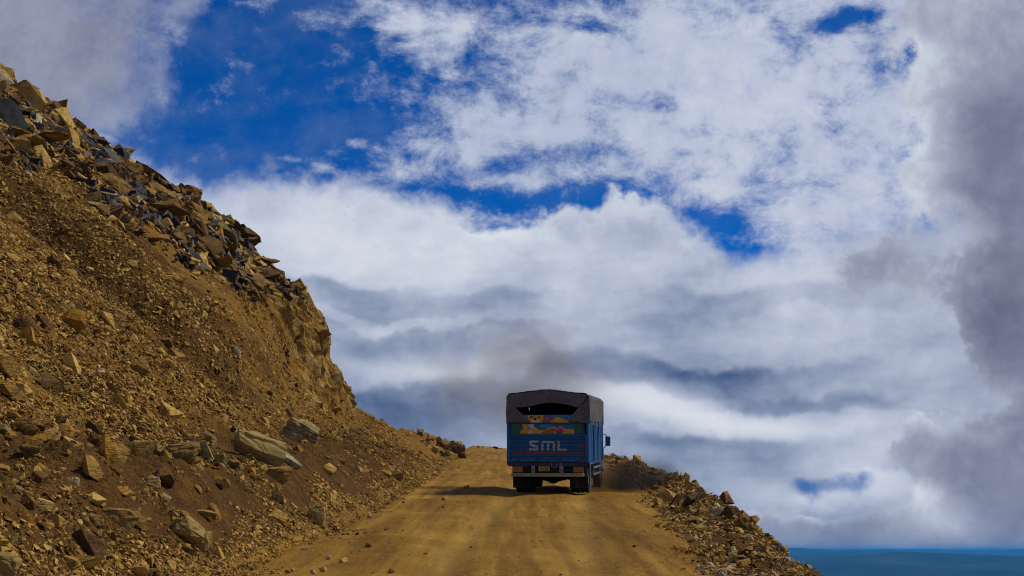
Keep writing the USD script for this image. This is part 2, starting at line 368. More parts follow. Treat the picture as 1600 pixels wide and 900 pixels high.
def rock_material(name, stops, dust=0.3, scale=1.0, relief=1.0):
    g = Graph(); pos = g.add('geometry'); nrm = g.port(pos, 'normal'); rnd = g.add('object_info')
    p3 = g.add('vector_math', math_type='multiply_add', vector1=g.add('combine_xyz', x=rnd, y=rnd, z=rnd), vector2=(40.0, 90.0, 70.0), vector3=pos)
    n1 = g.noise(p3, 1.8 * scale, 6, 0.65, 0.3); n2 = g.noise(p3, 13.0 * scale, 5, 0.7); lay = g.noise(g.scale3(p3, (2.0, 2.0, 14.0)), 2.2 * scale, 4, 0.6, 0.3)
    f = n1 * 0.45 + n2 * 0.25 + lay * 0.15 + (rnd - 0.5) * 0.34 + 0.08
    col = g.ramp(f, stops)
    crack = g.m('absolute', g.noise(p3, 4.5 * scale, 4, 0.55, 0.6) - 0.5)
    col = g.mix(g.mr(crack, 0.0, 0.02, 0.6, 0.0), col, (0.03499, 0.01984, 0.006006))
    up = g.port(g.add('separate_xyz', vector=nrm), 'z')
    d = g.mr(up + 0.7 * (n1 - 0.5), 0.35, 0.95) * dust
    col = g.mix(d, col, (0.2799, 0.1439, 0.02252))
    bump = g.add('bump', height=n2 * 0.03 + n1 * 0.05 + lay * 0.03 + g.mr(crack, 0.0, 0.03) * 0.02, distance=1.0, strength=0.8 * relief)
    p = g.add('principled_bsdf', base_color=col, roughness=0.88, specular_ior_level=0.25, normal=bump)
    return g.build(name, p)


EARTH = ground_material()
ROCK = {
    'ochre': rock_material('ochre_rock', [(0.28, (0.121, 0.05904, 0.01106)), (0.45, (0.2846, 0.1538, 0.02928)), (0.58, (0.4269, 0.2521, 0.0553)), (0.75, (0.5693, 0.369, 0.1041))]),
    'pale': rock_material('weathered_tan_rock', [(0.28, (0.11, 0.065, 0.016)), (0.45, (0.185, 0.117, 0.030)), (0.58, (0.24, 0.16, 0.046)), (0.75, (0.30, 0.215, 0.08))], 0.3, 0.7, 0.5),
    'dark': rock_material('slate_rock', [(0.28, (0.014, 0.014, 0.017)), (0.5, (0.038, 0.038, 0.045)), (0.66, (0.085, 0.082, 0.082)), (0.8, (0.17, 0.14, 0.1))], 0.22),
    'brown': rock_material('brown_rock', [(0.28, (0.04082, 0.01984, 0.005505)), (0.5, (0.1166, 0.05753, 0.01401)), (0.66, (0.1983, 0.1042, 0.02502)), (0.8, (0.2799, 0.1686, 0.05005))], 0.25),
    'grey': rock_material('grey_rock', [(0.28, (0.108, 0.07725, 0.02856)), (0.5, (0.27, 0.206, 0.085)), (0.66, (0.38, 0.32, 0.22)), (0.8, (0.5, 0.45, 0.35))], 0.25),
    'yellow': rock_material('yellow_rock', [(0.28, (0.1633, 0.07439, 0.007507)), (0.5, (0.3266, 0.1637, 0.01752)), (0.66, (0.4432, 0.248, 0.03503)), (0.8, (0.5249, 0.3273, 0.06506))], 0.2),
}


# ---------------------------------------------------------------- terrain meshes
def quads(nr, nc):
    i = np.arange(nr * nc).reshape(nr, nc)
    a, b, c, d = i[:-1, :-1].ravel(), i[:-1, 1:].ravel(), i[1:, 1:].ravel(), i[1:, :-1].ravel()
    return np.vstack([np.stack([a, b, c], 1), np.stack([a, c, d], 1)])


def sheet(name, X, Y, Z, zone, smooth=True):
    v = np.stack([X, Y, Z], -1).reshape(-1, 3)
    m = usdkit.mesh(stage, '/World/' + name, (v, quads(*X.shape)), EARTH, smooth)
    UsdGeom.PrimvarsAPI(m).CreatePrimvar('zone', Sdf.ValueTypeNames.Color3fArray, 'vertex').Set(Vt.Vec3fArray.FromNumpy(zone.reshape(-1, 3).astype(np.float32)))
    return tag(m.GetPrim(), kind='structure')


ROWS = np.concatenate([np.linspace(-25, 6.5, 24), np.geomspace(7, 38, 330), np.geomspace(38.12, 64, 190), np.geomspace(64.3, 130, 90), np.geomspace(134, 1500, 26)])
Yr = ROWS[:, None]
lim = np.clip(Yr, 8, 60)
# hillside: columns from the foot of the slope outwards
s = np.linspace(0, 1, 430)[None]
Lh = lim * 0.72 * s + np.clip(s - 0.80, 0, 1) ** 3 / 0.008 * 900 * 0.98
Xh = toe(Yr) - Lh; Yh = Yr + 0 * Xh
Zh = ground(Xh, Yh)
steep = np.hypot(np.gradient(Zh, axis=1) / np.minimum(np.gradient(Xh, axis=1), -1e-6), 0)
steep = np.abs(steep)
rimw = sstep(44, 52, Yh)
cliff = sstep(1.0, 1.5, steep) * sstep(46, 52, Yh) * sstep(3.4, 4.4, Lh) * sstep(9.5, 7.0, Lh) * sstep(72, 66, Yh)
from scipy.ndimage import gaussian_filter
cliff = np.clip(gaussian_filter(cliff, (4, 3)) * 1.3, 0, 1)
from scipy.spatial import cKDTree


def fractured(P, cell, stretch, seed, tilt=0.55):
    """Blocky relief: every cell of a jittered lattice is a plane of its own height and tilt."""
    r = np.random.default_rng(seed); q = P / (cell * np.asarray(stretch)); lo, hi = q.min(0) - 1, q.max(0) + 1
    n = np.ceil(hi - lo).astype(int); L = np.stack(np.meshgrid(*[np.arange(k) for k in n], indexing='ij'), -1).reshape(-1, 3) + lo + r.random((n.prod(), 3))
    k = cKDTree(L).query(q)[1]
    return (r.random(len(L))[k] - 0.5) + tilt * ((q - L[k]) * r.normal(size=(len(L), 3))[k]).sum(1)


on = cliff > 0.02
Pc = np.stack([Xh, Yh, Zh], -1)[on]
Pw = Pc + 0.5 * (np.stack([meshkit.fbm(Pc * 0.9 + o, 3, 43 + o) for o in (0, 1, 2)], -1) - 0.5)
rel = 0.50 * fractured(Pw, 1.5, (1.0, 0.7, 1.5), 1) + 0.30 * fractured(Pw, 0.55, (1.0, 0.7, 1.7), 2) + 0.14 * fractured(Pw, 0.2, (1.0, 0.8, 1.5), 3)
Xd, Yd = Xh.copy(), Yh.copy()
Xd[on] += cliff[on] * rel; Yd[on] -= 0.35 * cliff[on] * rel
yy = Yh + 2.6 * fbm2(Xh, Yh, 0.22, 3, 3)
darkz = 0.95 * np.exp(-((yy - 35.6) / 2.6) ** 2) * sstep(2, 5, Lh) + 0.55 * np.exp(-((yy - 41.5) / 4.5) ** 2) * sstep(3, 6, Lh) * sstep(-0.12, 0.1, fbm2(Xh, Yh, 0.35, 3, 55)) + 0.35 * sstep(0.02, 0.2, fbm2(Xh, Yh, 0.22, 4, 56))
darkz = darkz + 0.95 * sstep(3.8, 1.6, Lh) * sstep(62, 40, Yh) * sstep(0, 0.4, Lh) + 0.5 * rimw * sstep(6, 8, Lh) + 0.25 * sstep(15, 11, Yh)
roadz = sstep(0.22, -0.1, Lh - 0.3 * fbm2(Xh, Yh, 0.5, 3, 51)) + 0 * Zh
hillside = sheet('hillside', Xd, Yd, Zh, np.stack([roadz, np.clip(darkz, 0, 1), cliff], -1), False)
# the road
s = np.linspace(0, 1, 150)[None]
Xr = toe(Yr) + (edge(Yr) - toe(Yr)) * s; Yo = Yr + 0 * Xr
side = np.minimum(Xr - toe(Yr), (edge(Yr) - Xr) * 0.9)
roadz = 0.35 + 0.65 * sstep(-0.25, 0.4, side + 0.6 * fbm2(Xr, Yo, 0.6, 3, 52))
dr = 0.75 * sstep(1.2, 0.1, edge(Yr) - Xr)
trk = sum(np.exp(-((Xr - mid_line(Xr, Yo) - o - 0.30 * fbm2(0 * Xr + o, Yo, 0.12, 3, 32)) / 0.26) ** 2) for o in (-0.95, 0.85)) * (0.65 + 1.1 * fbm2(Xr, Yo, 0.5, 3, 57))
road = sheet('road', Xr, Yo, ground(Xr, Yo), np.stack([roadz, dr, 0 * dr], -1))
UsdGeom.PrimvarsAPI(UsdGeom.Mesh(road)).CreatePrimvar('track', Sdf.ValueTypeNames.FloatArray, 'vertex').Set(Vt.FloatArray.FromNumpy(np.clip(trk, 0, 1).ravel().astype(np.float32)))
# the bank falling away on the right
s = np.linspace(0, 1, 170)[None]
Rb = lim * 0.11 * s + 4.0 * s ** 2 + np.clip(s - 0.72, 0, 1) ** 3 / 0.022 * 1000
Xb = edge(Yr) + Rb; Yb = Yr + 0 * Xb
db = np.clip(0.62 + 0.9 * fbm2(Xb, Yb, 0.5, 3, 53), 0, 1) * sstep(40, 24, Yb) + 0.25
embankment = sheet('embankment', Xb, Yb, ground(Xb, Yb), np.stack([0.2 * sstep(0.3, 0, Rb) + 0 * db, db, 0 * db], -1))


# ---------------------------------------------------------------- rocks
def hull(points):
    h = trimesh.convex.convex_hull(points)
    return h


def rock(rng, dims, detail=0.0, n=16, rough=0.06, round_=False):
    """An angular stone about dims (m) in size: the hull of points crowded towards a box's sides; detail (m) refines and weathers it."""
    p = rng.uniform(-1, 1, (n, 3))
    k = np.argmax(np.abs(p), 1); p[np.arange(n), k] = np.sign(p[np.arange(n), k]) * rng.uniform(0.72, 1.0, n)
    if round_: p /= (np.abs(p) ** 3.2).sum(1, keepdims=True) ** (1 / 3.2) / rng.uniform(0.88, 1.0, (n, 1))
    cut = rng.normal(size=3); cut /= np.linalg.norm(cut)
    p -= np.maximum(p @ cut - rng.uniform(0.5, 0.9), 0)[:, None] * cut
    m = hull(p * np.asarray(dims) * 0.5)
    if detail:
        m = m.subdivide_to_size(detail, max_iter=7)
        m.merge_vertices()
        v, nrm, size = np.array(m.vertices), np.array(m.vertex_normals), float(np.mean(dims))
        o = rng.uniform(0, 50, 3)
        a = meshkit.fbm(v / size * 2.2 + o, 4, 3) - 0.5
        b = np.abs(meshkit.fbm(v / size * np.array([1.5, 1.5, 5.0]) + o, 3, 5) - 0.5)
        v = v + nrm * (size * (rough * 2.4 * a - rough * 1.6 * np.exp(-b * 22)))[:, None]
        m = trimesh.Trimesh(v, m.faces, process=False)
        m = trimesh.smoothing.filter_taubin(m, 0.5, 0.53, iterations=6 if round_ else 2)
    return m


def rot_to(n, rng, tilt=0.35, spin=None):
    """Rotation whose z axis is near n."""
    z = n + rng.normal(size=3) * tilt; z /= np.linalg.norm(z)
    a = rng.normal(size=3) if spin is None else np.asarray(spin, float)
    x = a - z * (a @ z); x /= np.linalg.norm(x)
    return np.stack([x, np.cross(z, x), z], 1)


def place(name, m, R, at, material, label, group=None, cat='rock', smooth=28):
    T = np.eye(4); T[:3, :3] = R; T[:3, 3] = at
    q = usdkit.mesh(stage, numbered('/World/' + name), m, material, smooth)
    q.AddTransformOp().Set(Gf.Matrix4d(T.T.tolist()))
    return tag(q.GetPrim(), label, cat, group)


rng = np.random.default_rng(11)
# boulders one can point at: pixel of the middle, size in pixels, thickness ratio, colour, roundness, label, tilt of the long axis in the picture
HEROES = [
    ('boulder', 408, 700, 84, 50, 'pale', 'largest rounded ochre boulder, grey on top, low on the scree slope', -32, 1),
    ('boulder', 282, 710, 64, 34, 'pale', 'wedge shaped smooth ochre boulder resting on fine scree, left of the largest boulder', 8, 1),
    ('boulder', 470, 681, 66, 46, 'grey', 'pale grey cracked boulder above a grey slab, right of the largest boulder', -25, 1),
    ('boulder', 184, 814, 62, 46, 'pale', 'square ochre block half sunk in dark soil at the foot of the slope', 5, 1),
    ('boulder', 146, 816, 30, 30, 'brown', 'smaller brown block leaning just left of the half sunk square block', 40, 0),
    ('boulder', 292, 831, 52, 44, 'pale', 'lumpy pale ochre boulder in the dark soil beside the near road edge', -30, 1),
    ('boulder', 316, 848, 30, 36, 'pale', 'folded tan boulder touching the right of the lumpy pale boulder', -60, 0),
    ('boulder', 12, 882, 40, 36, 'pale', 'round topped ochre boulder in the bottom left corner', 0, 1),
    ('boulder', 237, 751, 26, 26, 'pale', 'small bright yellow boulder below the wedge shaped boulder', 0, 0),
    ('boulder', 341, 720, 26, 24, 'pale', 'small cube shaped ochre rock between the wedge and the largest boulder', 10, 0),
    ('rock_slab', 322, 803, 38, 15, 'pale', 'flat pale tan slab lying level above the lumpy boulder', -8, 0),
    ('rock_slab', 456, 720, 44, 15, 'grey', 'long pale grey slab just right of the largest boulder', -35, 0),
    ('boulder', 562, 684, 42, 34, 'brown', 'brown boulder below the cliff where the slope thins out', -35, 0),
    ('boulder', 497, 809, 36, 34, 'pale', 'tan boulder standing where the near slope meets the road', 20, 0),
    ('boulder', 437, 741, 40, 26, 'ochre', 'low soil covered boulder below the largest boulder', 10, 0),
    ('boulder', 110, 758, 30, 22, 'grey', 'flattish grey boulder on the left part of the scree', 15, 0),
    ('boulder', 22, 772, 34, 26, 'grey', 'grey boulder with a dark hollow beneath near the left border', -20, 0),
    ('rock_slab', 42, 800, 20, 10, 'grey', 'small whitish pointed slab near the left border, above the corner boulder', 45, 0),
    ('boulder', 711, 703, 28, 22, 'brown', 'brown boulder closing the row of stones at the left road edge', -35, 0),
    ('boulder', 722, 712, 14, 12, 'brown', 'squat brown stone leaning against the last boulder of the roadside row', 0, 0),
    ('boulder', 618, 745, 26, 18, 'brown', 'reddish brown rock in the debris at the left road edge below the roadside row', 15, 0),
    ('boulder', 110, 885, 26, 36, 'ochre', 'upright tan rock near the bottom border, right of the corner boulder', 60, 0),
    ('boulder', 335, 690, 30, 18, 'brown', 'brown rock at the top of the rubble left of the largest boulder', -20, 0),
    ('boulder', 40, 512, 36, 30, 'brown', 'brown angular rock heading the stone stripe at left mid slope', -20, 0),
    ('rock_slab', 18, 612, 52, 22, 'ochre', 'long ochre slab at the left border below the stone stripe', -28, 0),
    ('boulder', 262, 441, 54, 34, 'ochre', 'large tan boulder alone at the lower edge of the rubble crest', -18, 1),
    ('boulder', 302, 319, 36, 26, 'brown', 'brown block jutting over the skyline halfway down the crest', 10, 1),
    ('rock_slab', 436, 432, 46, 20, 'brown', 'overhanging brown slab jutting right at the end of the crest', -38, 1),
    ('boulder', 391, 399, 20, 14, 'dark', 'dark pointed splinter standing up on the skyline', 40, 0),
    ('boulder', 42, 130, 44, 36, 'ochre', 'peaked boulder at the top of the slope near the upper left corner', 70, 1),
    ('boulder', 6, 132, 26, 26, 'dark', 'dark grey boulder on the skyline at the left border', -20, 0),
    ('rock_slab', 150, 232, 66, 16, 'dark', 'long dark blue slab lying down the slope in the upper rubble', -35, 1),
    ('rock_slab', 125, 240, 60, 20, 'ochre', 'long tan slab beside the long dark blue slab', -38, 1),
    ('rock_slab', 176, 292, 58, 40, 'ochre', 'broad tan slab with a dark rock over its upper corner', -30, 1),
    ('boulder', 208, 300, 44, 34, 'dark', 'dark overhanging block right of the broad tan slab', -30, 1),
    ('rock_slab', 227, 366, 58, 34, 'yellow', 'yellowish lumpy slab in the lower middle of the rubble crest', -12, 1),
    ('rock_slab', 300, 405, 56, 22, 'dark', 'dark blue slab with a hollow under it right of the yellowish slab', -38, 0),
    ('rock_slab', 438, 487, 20, 8, 'yellow', 'small bright yellow slab under the overhanging slab', -4, 0),
    ('boulder', 1142, 806, 40, 28, 'brown', 'horned brown rock on top of the right hand bank', 40, 1),
    ('boulder', 1166, 830, 36, 28, 'brown', 'brown boulder on the outer side of the bank below the horned rock', -40, 0),
    ('rock_slab', 1172, 846, 44, 18, 'grey', 'pale grey slab lying at the outer end of the bank', -35, 0),
    ('rock_slab', 1152, 836, 36, 14, 'ochre', 'tan slab lying level in front of the pale grey slab', 3, 0),
    ('boulder', 1130, 889, 32, 12, 'ochre', 'squared tan block at the right road edge near the bottom border', 0, 0),
    ('boulder', 965, 720, 16, 10, 'dark', 'dark stone on the bank skyline just right of the truck', 0, 0),
]
HERO_XY = []
for kind, px, py, w, h, tone, label, tilt, fine in HEROES:
    q, ok = hit(px, py + 0.25 * h)
    if not ok[0]:                                   # on the skyline: step down until the slope is met
        for k in range(2, 60):
            q, ok = hit(px - k, py + 0.25 * h + k)
            if ok[0]: break
    q = q[0]; dist = q[1]; W, H = w * dist / FPX, h * dist / FPX
    n = normal_at(q[0], q[1])
    view = np.array([q[0], q[1], 0]); view /= np.linalg.norm(view)
    right = np.array([view[1], -view[0], 0]); up = np.cross(right, view)
    t = rad(tilt); a1 = right * math.cos(t) + up * math.sin(t); a2 = -right * math.sin(t) + up * math.cos(t)
    r_ = np.random.default_rng(int(px * 7 + py))
    depth_ = (0.75 if kind == 'boulder' else 0.9) * 0.5 * (W + H)
    m = rock(r_, (W * 1.12, depth_, H * 1.2), detail=max(W / (26 if fine else 12), 0.02), n=(30 if 500 < py and px < 900 else 13) if kind == 'boulder' else 14, rough=0.03, round_=kind == 'boulder' and 500 < py and px < 900)
    R = np.stack([a1, np.cross(a2, a1), a2], 1)
    d = ray(px, py); c = EYE + d * ((q[1] - (0.22 if py > 500 else 0.05) * depth_) / d[1])
    low = (m.vertices @ R.T)[:, 2].min()                # nothing hovers: the underside reaches into the ground
    c[2] = min(c[2], float(ground(c[:1], c[1:2])[0]) - low - 0.08 * H)
    place(kind, m, R, c, ROCK[tone], label, smooth=34)
    HERO_XY.append((q[0], q[1], W))
HERO_XY = np.array(HERO_XY)


def clear_of_heroes(x, y, r): return (np.hypot(x[:, None] - HERO_XY[:, 0], (y[:, None] - HERO_XY[:, 1])) > HERO_XY[:, 2] * 0.55 + r).all(1)


def tones(rng, n, names, p): return rng.choice(names, n, p=p)


ROCKS_MADE = 0
TONE = {'pale': 'tan', 'ochre': 'tan', 'dark': 'dark grey', 'brown': 'brown', 'grey': 'pale grey', 'yellow': 'yellowish'}


def field(name, x, y, size, flat, tone, tilt, label, group, cat, detail=0.0, spin=None, sink=0.22, smooth=30, zones=None):
    """Individually named stones standing on the ground at x, y."""
    z, n = ground(x, y), normal_at(x, y)
    for i in range(len(x)):
        r_ = np.random.default_rng(90000 + 37 * i + int(1000 * size[i]) + len(name))
        f = flat[i]
        dims = size[i] * np.array([1.0, r_.uniform(0.55, 0.9), f])
        m = rock(r_, dims, detail=size[i] * detail if detail else 0, n=int(r_.integers(11, 18)))
        R = rot_to(n[i], r_, tilt, spin)
        c = np.array([x[i], y[i], z[i]]) + n[i] * (0.5 * dims[2] * (1 - 2 * sink) + 0.05 * size[i])
        look = '%s %s' % (TONE[tone[i]], 'flat' if f < 0.48 else 'blocky')
        where = zones(x[i], y[i]) if zones else ''
        place(name, m, R, c, ROCK[tone[i]], label % look + where, group % look + where, cat, smooth)


# broken slabs along the crest
rng = np.random.default_rng(5)
nn = 1900
yy_ = 61.5 - 24.0 * rng.random(nn) ** 1.2; LL = 6.3 + 15.5 * rng.random(nn)
keep = yy_ > 38.5 + 9.5 * (1 - sstep(7, 15, LL)) + 1.5 * rng.normal(size=nn)
xx = toe(yy_) - LL
size = np.clip(np.exp(rng.normal(-0.45, 0.48, nn)), 0.25, 1.7)
keep &= clear_of_heroes(xx, yy_, 0.1)
# no two large slabs in one spot
order = np.argsort(-size); sel = []
for i in order:
    if keep[i] and all((xx[i] - xx[j]) ** 2 + (yy_[i] - yy_[j]) ** 2 > (0.31 * (size[i] + size[j])) ** 2 for j in sel): sel.append(i)
sel = np.array(sel[:300])
field('rock_slab', xx[sel], yy_[sel], size[sel], rng.uniform(0.18, 0.52, len(sel)), tones(rng, len(sel), ['ochre', 'dark', 'brown', 'grey'], [0.50, 0.17, 0.28, 0.05]),
      0.42, '%s broken rock in the crest rubble', '%s rocks along the crest', 'rock', detail=0.16, smooth=18, spin=(0.8, -0.1, -0.6),
      zones=lambda x, y: ', near the left border' if x / y < -0.29 else (' halfway along' if x / y < -0.22 else ', just above the cliff'))

# stones of the scree
rng = np.random.default_rng(6)
nn = 1500
yy_ = np.exp(rng.uniform(np.log(10.5), np.log(40), nn)); LL = yy_ * 0.40 * rng.random(nn) ** 0.85 + 0.15
xx = toe(yy_) - LL
size = np.clip(np.exp(rng.normal(-2.0, 0.48, nn)), 0.08, 0.5) * (0.75 + yy_ / 50)
keep = clear_of_heroes(xx, yy_, 0.05) & (xx > -0.39 * yy_)
shown = size / yy_; order = [i for i in np.argsort(-shown * np.random.default_rng(3).uniform(0.5, 1, nn)) if keep[i]]; sel = []
for i in order:
    if all((xx[i] - xx[j]) ** 2 + (yy_[i] - yy_[j]) ** 2 > (0.55 * (size[i] + size[j])) ** 2 for j in sel): sel.append(i)
    if len(sel) == 300: break
sel = np.array(sel)
field('scree_stone', xx[sel], yy_[sel], size[sel], rng.uniform(0.35, 0.8, len(sel)), tones(rng, len(sel), ['ochre', 'brown', 'grey', 'yellow'], [0.68, 0.16, 0.05, 0.11]),
      0.35, '%s stone on the scree', '%s stones on the scree', 'stone', detail=0.0, spin=(0.8, -0.1, -0.6), sink=0.36,
      zones=lambda x, y: ' at the foot of the slope by the road' if x > -4.4 else (' low on the left' if y < 19 else (' at mid slope' if y < 30 else ' below the dark soil band')))

# row of dark stones at the left road edge up to the crest
rng = np.random.default_rng(8)
n1 = 46
yy_ = rng.uniform(62, 86, n1); xx = -2.75 - np.interp(yy_, [62, 74, 86], [3.0, 1.3, 0.3]) * rng.uniform(0.1, 1.0, n1)
field('roadside_stone', xx, yy_, np.clip(np.exp(rng.normal(-0.9, 0.4, n1)), 0.2, 0.75), rng.uniform(0.5, 0.85, n1), tones(rng, n1, ['dark', 'brown', 'ochre'], [0.2, 0.5, 0.3]),
      0.3, '%s stone in the row at the left road edge before the crest', '%s stones in a row at the left road edge', 'stone', detail=0.2, sink=0.15)
# far edge of the road at the crest
n1 = 26
xx = np.linspace(-2.6, 4.6, n1) + rng.normal(size=n1) * 0.1; yy_ = 91 + rng.normal(size=n1) * 0.8
field('kerb_stone', xx, yy_, rng.uniform(0.12, 0.30, n1), rng.uniform(0.5, 0.8, n1), tones(rng, n1, ['dark', 'brown'], [0.6, 0.4]), 0.3,
      'small %s stone in the line where the road meets the skyline', '%s stones along the crest of the road', 'stone', sink=0.15)

# stones heaped on the bank at the right
rng = np.random.default_rng(9)
nn = 1400
yy_ = np.exp(rng.uniform(np.log(14), np.log(78), nn)); rr_ = np.abs(rng.normal(0.9, 0.38, nn)) + 0.05
xx = edge(yy_) + rr_
size = np.clip(np.exp(rng.normal(-2.25, 0.65, nn)), 0.05, 0.5) * (0.6 + yy_ / 90)
size *= np.where(yy_ < 21, 0.55, 1.0)
keep = clear_of_heroes(xx, yy_, 0.03) & (rr_ < 2.0)
order = [i for i in np.argsort(-size / yy_) if keep[i]]; sel = []
for i in order:
    if all((xx[i] - xx[j]) ** 2 + (yy_[i] - yy_[j]) ** 2 > (0.42 * (size[i] + size[j])) ** 2 for j in sel): sel.append(i)
    if len(sel) == 290: break
sel = np.array(sel)
field('bank_stone', xx[sel], yy_[sel], size[sel], rng.uniform(0.3, 0.7, len(sel)), tones(rng, len(sel), ['ochre', 'brown', 'grey', 'yellow'], [0.56, 0.16, 0.14, 0.14]),
      0.4, '%s stone on the right bank', '%s stones heaped on the right bank', 'stone', sink=0.18,
      zones=lambda x, y: ', near end by the bottom border' if y < 23 else (' in its middle stretch' if y < 38 else ', far end beside the truck'))

# stones strewn on the road
rng = np.random.default_rng(10)
nn = 42
yy_ = np.exp(rng.uniform(np.log(13), np.log(50), nn)); u = np.where(rng.random(nn) < 0.6, rng.beta(1, 5, nn), rng.random(nn))
xx = toe(yy_) + 0.1 + (edge(yy_) - toe(yy_) - 0.3) * u
off = ~((np.abs(xx - 0.9) < 1.6) & (yy_ > 34))
xx, yy_ = xx[off], yy_[off]
field('road_stone', xx, yy_, rng.uniform(0.05, 0.13, len(xx)), rng.uniform(0.4, 0.7, len(xx)), tones(rng, len(xx), ['ochre', 'grey'], [0.6, 0.4]), 0.2,
      'small %s stone lying loose on the dirt road', '%s stones on the road', 'stone', sink=0.2,
      zones=lambda x, y: ' near the bottom border' if y < 19 else (' along its left margin' if x < -1.2 else ' in the open track'))


# uncountable small stones: clusters of angular chips, scattered
def cluster(rng, n, radius, lo, hi):
    parts = []
    for _ in range(n):
        s_ = lo * (hi / lo) ** (rng.random() ** 1.8)
        h = hull(rng.uniform(-0.5, 0.5, (9, 3)) * s_ * np.array([1.0, rng.uniform(0.5, 0.9), rng.uniform(0.3, 0.7)]))
        R = rot_to(np.array([0, 0, 1.0]), rng, 0.4); a, r = rng.uniform(0, 2 * np.pi), radius * math.sqrt(rng.random())
        v = h.vertices @ R.T + np.array([r * math.cos(a), r * math.sin(a), s_ * 0.12])
        parts.append(trimesh.Trimesh(v, h.faces, process=False))
    return trimesh.util.concatenate(parts)


def quat(R):
    q = trimesh.transformations.quaternion_from_matrix(np.vstack([np.hstack([R, np.zeros((3, 1))]), [0, 0, 0, 1]]))
    return q


def scatter(name, protos, x, y, scale, seed, label, cat):
    rng = np.random.default_rng(seed)
    pi = UsdGeom.PointInstancer.Define(stage, '/World/' + name)
    paths = []
    for nm, m, mat in protos:
        p = usdkit.mesh(stage, numbered('/World/%s/%s' % (name, nm)), m, mat)
        paths.append(p.GetPath())
    pi.CreatePrototypesRel().SetTargets(paths)
    z, n = ground(x, y), normal_at(x, y, 0.2, True)
    pi.CreatePositionsAttr(Vt.Vec3fArray.FromNumpy(np.stack([x, y, z], -1).astype(np.float32)))
    # rotation about the slope's normal
    a = rng.uniform(0, 2 * np.pi, len(x)); zc = np.cross(np.array([0, 0, 1.0]), n)
    w = 1 + n[:, 2]; qt = np.concatenate([w[:, None], zc], 1); qt /= np.linalg.norm(qt, axis=1, keepdims=True)
    qs = np.stack([np.cos(a / 2), 0 * a, 0 * a, np.sin(a / 2)], 1)
    w1, v1, w2_, v2 = qt[:, 0], qt[:, 1:], qs[:, 0], qs[:, 1:]
    qw = w1 * w2_ - (v1 * v2).sum(1); qv = w1[:, None] * v2 + w2_[:, None] * v1 + np.cross(v1, v2)
    pi.CreateOrientationsAttr(Vt.QuathArray([Gf.Quath(float(b), float(c[0]), float(c[1]), float(c[2])) for b, c in zip(qw, qv)]))
    pi.CreateScalesAttr(Vt.Vec3fArray.FromNumpy(np.repeat(scale[:, None], 3, 1).astype(np.float32)))
    pi.CreateProtoIndicesAttr(Vt.IntArray.FromNumpy(rng.integers(0, len(paths), len(x)).astype(np.int32)))
    return tag(pi.GetPrim(), label, cat, None, 'stuff')


rng = np.random.default_rng(21)
protos = [('chips', cluster(rng, 42, 0.42, 0.018, 0.15), ROCK[t]) for t in ['ochre'] * 6 + ['brown'] * 2 + ['yellow']]
n0 = 22000
y_ = np.exp(rng.uniform(np.log(9.5), np.log(61), n0)); L_ = (0.10 + 0.42 * y_) * rng.random(n0) ** 0.8
d_ = 0.8 * fbm2(toe(y_) - L_, y_, 0.35, 3, 61) + 0.55 * fbm2(toe(y_) - L_, y_, 0.22, 3, 62, 1.1)
keep = (d_ + 0.10 * rng.normal(size=n0) > -0.085 + 0.30 * sstep(3.2, 1.6, L_) * sstep(45, 25, y_)) & ~((y_ > 50) & (L_ > 3.6) & (L_ < 7.4))
ny = np.exp(rng.uniform(np.log(11), np.log(75), 1500)); nl = 0.40 - np.abs(rng.normal(0, 0.22, 1500)) + 0.3 * fbm2(0 * ny, ny, 0.5, 3, 63) * 2
L_, y_, keep = np.r_[L_[keep], nl], np.r_[y_[keep], ny], slice(None)
scatter('loose_scree', protos, toe(y_) - L_[keep], y_[keep], (0.55 + 0.35 * rng.random(len(y_))) * (0.75 + y_ / 70) * np.where(L_ < 0.4, 0.7, 1.0), 22, 'loose tan chips and gravel covering the scree slope', 'scree')
protos = [('rubble', cluster(rng, 12, 0.8, 0.12, 0.62), ROCK[t]) for t in ['ochre'] * 3 + ['brown'] * 2 + ['dark'] * 2 + ['grey']]
n0 = 2300
y_ = 61.5 - 26.0 * rng.random(n0) ** 1.05; L_ = 6.2 + 16.0 * rng.random(n0)
keep = y_ > 37 + 8.5 * (1 - sstep(7, 15, L_)) + 2.0 * rng.normal(size=n0)
scatter('crest_rubble', protos, toe(y_[keep]) - L_[keep], y_[keep], 0.7 + 0.5 * rng.random(keep.sum()), 23, 'small broken rubble filling the gaps between the crest slabs', 'rubble')
protos = [('chips', cluster(rng, 26, 0.40, 0.025, 0.16), ROCK[t]) for t in ['ochre'] * 4 + ['yellow', 'brown', 'grey']]
n0 = 3000
y_ = np.exp(rng.uniform(np.log(11), np.log(85), n0)); r_ = np.abs(rng.normal(0.7, 0.6, n0))
keep = (r_ < 2.6) & (rng.random(n0) < np.where(y_ < 22, 0.35, 0.8))
ny = np.exp(rng.uniform(np.log(11), np.log(85), 1600)); nr = 2.2 + 12 * rng.random(1600) ** 1.5
r_, y_, keep = np.r_[r_[keep], nr], np.r_[y_[keep], ny], slice(None)
scatter('bank_rubble', protos, edge(y_) + r_, y_, (0.5 + 0.4 * rng.random(len(y_))) * (0.7 + y_ / 60) * np.where(r_ > 2.2, 1.8, 1.0), 24, 'small loose rubble spread between the stones of the right bank', 'rubble')
protos = [('grit', cluster(rng, 12, 0.5, 0.010, 0.045), ROCK[t]) for t in ['ochre', 'ochre', 'grey', 'brown']]
n0 = 1500
y_ = np.exp(rng.uniform(np.log(11), np.log(45), n0)); u = rng.random(n0)
sd = np.minimum(u, 1 - u) * (edge(y_) - toe(y_))
keep = rng.random(n0) < 0.22 + 0.8 * np.exp(-sd / 0.35)
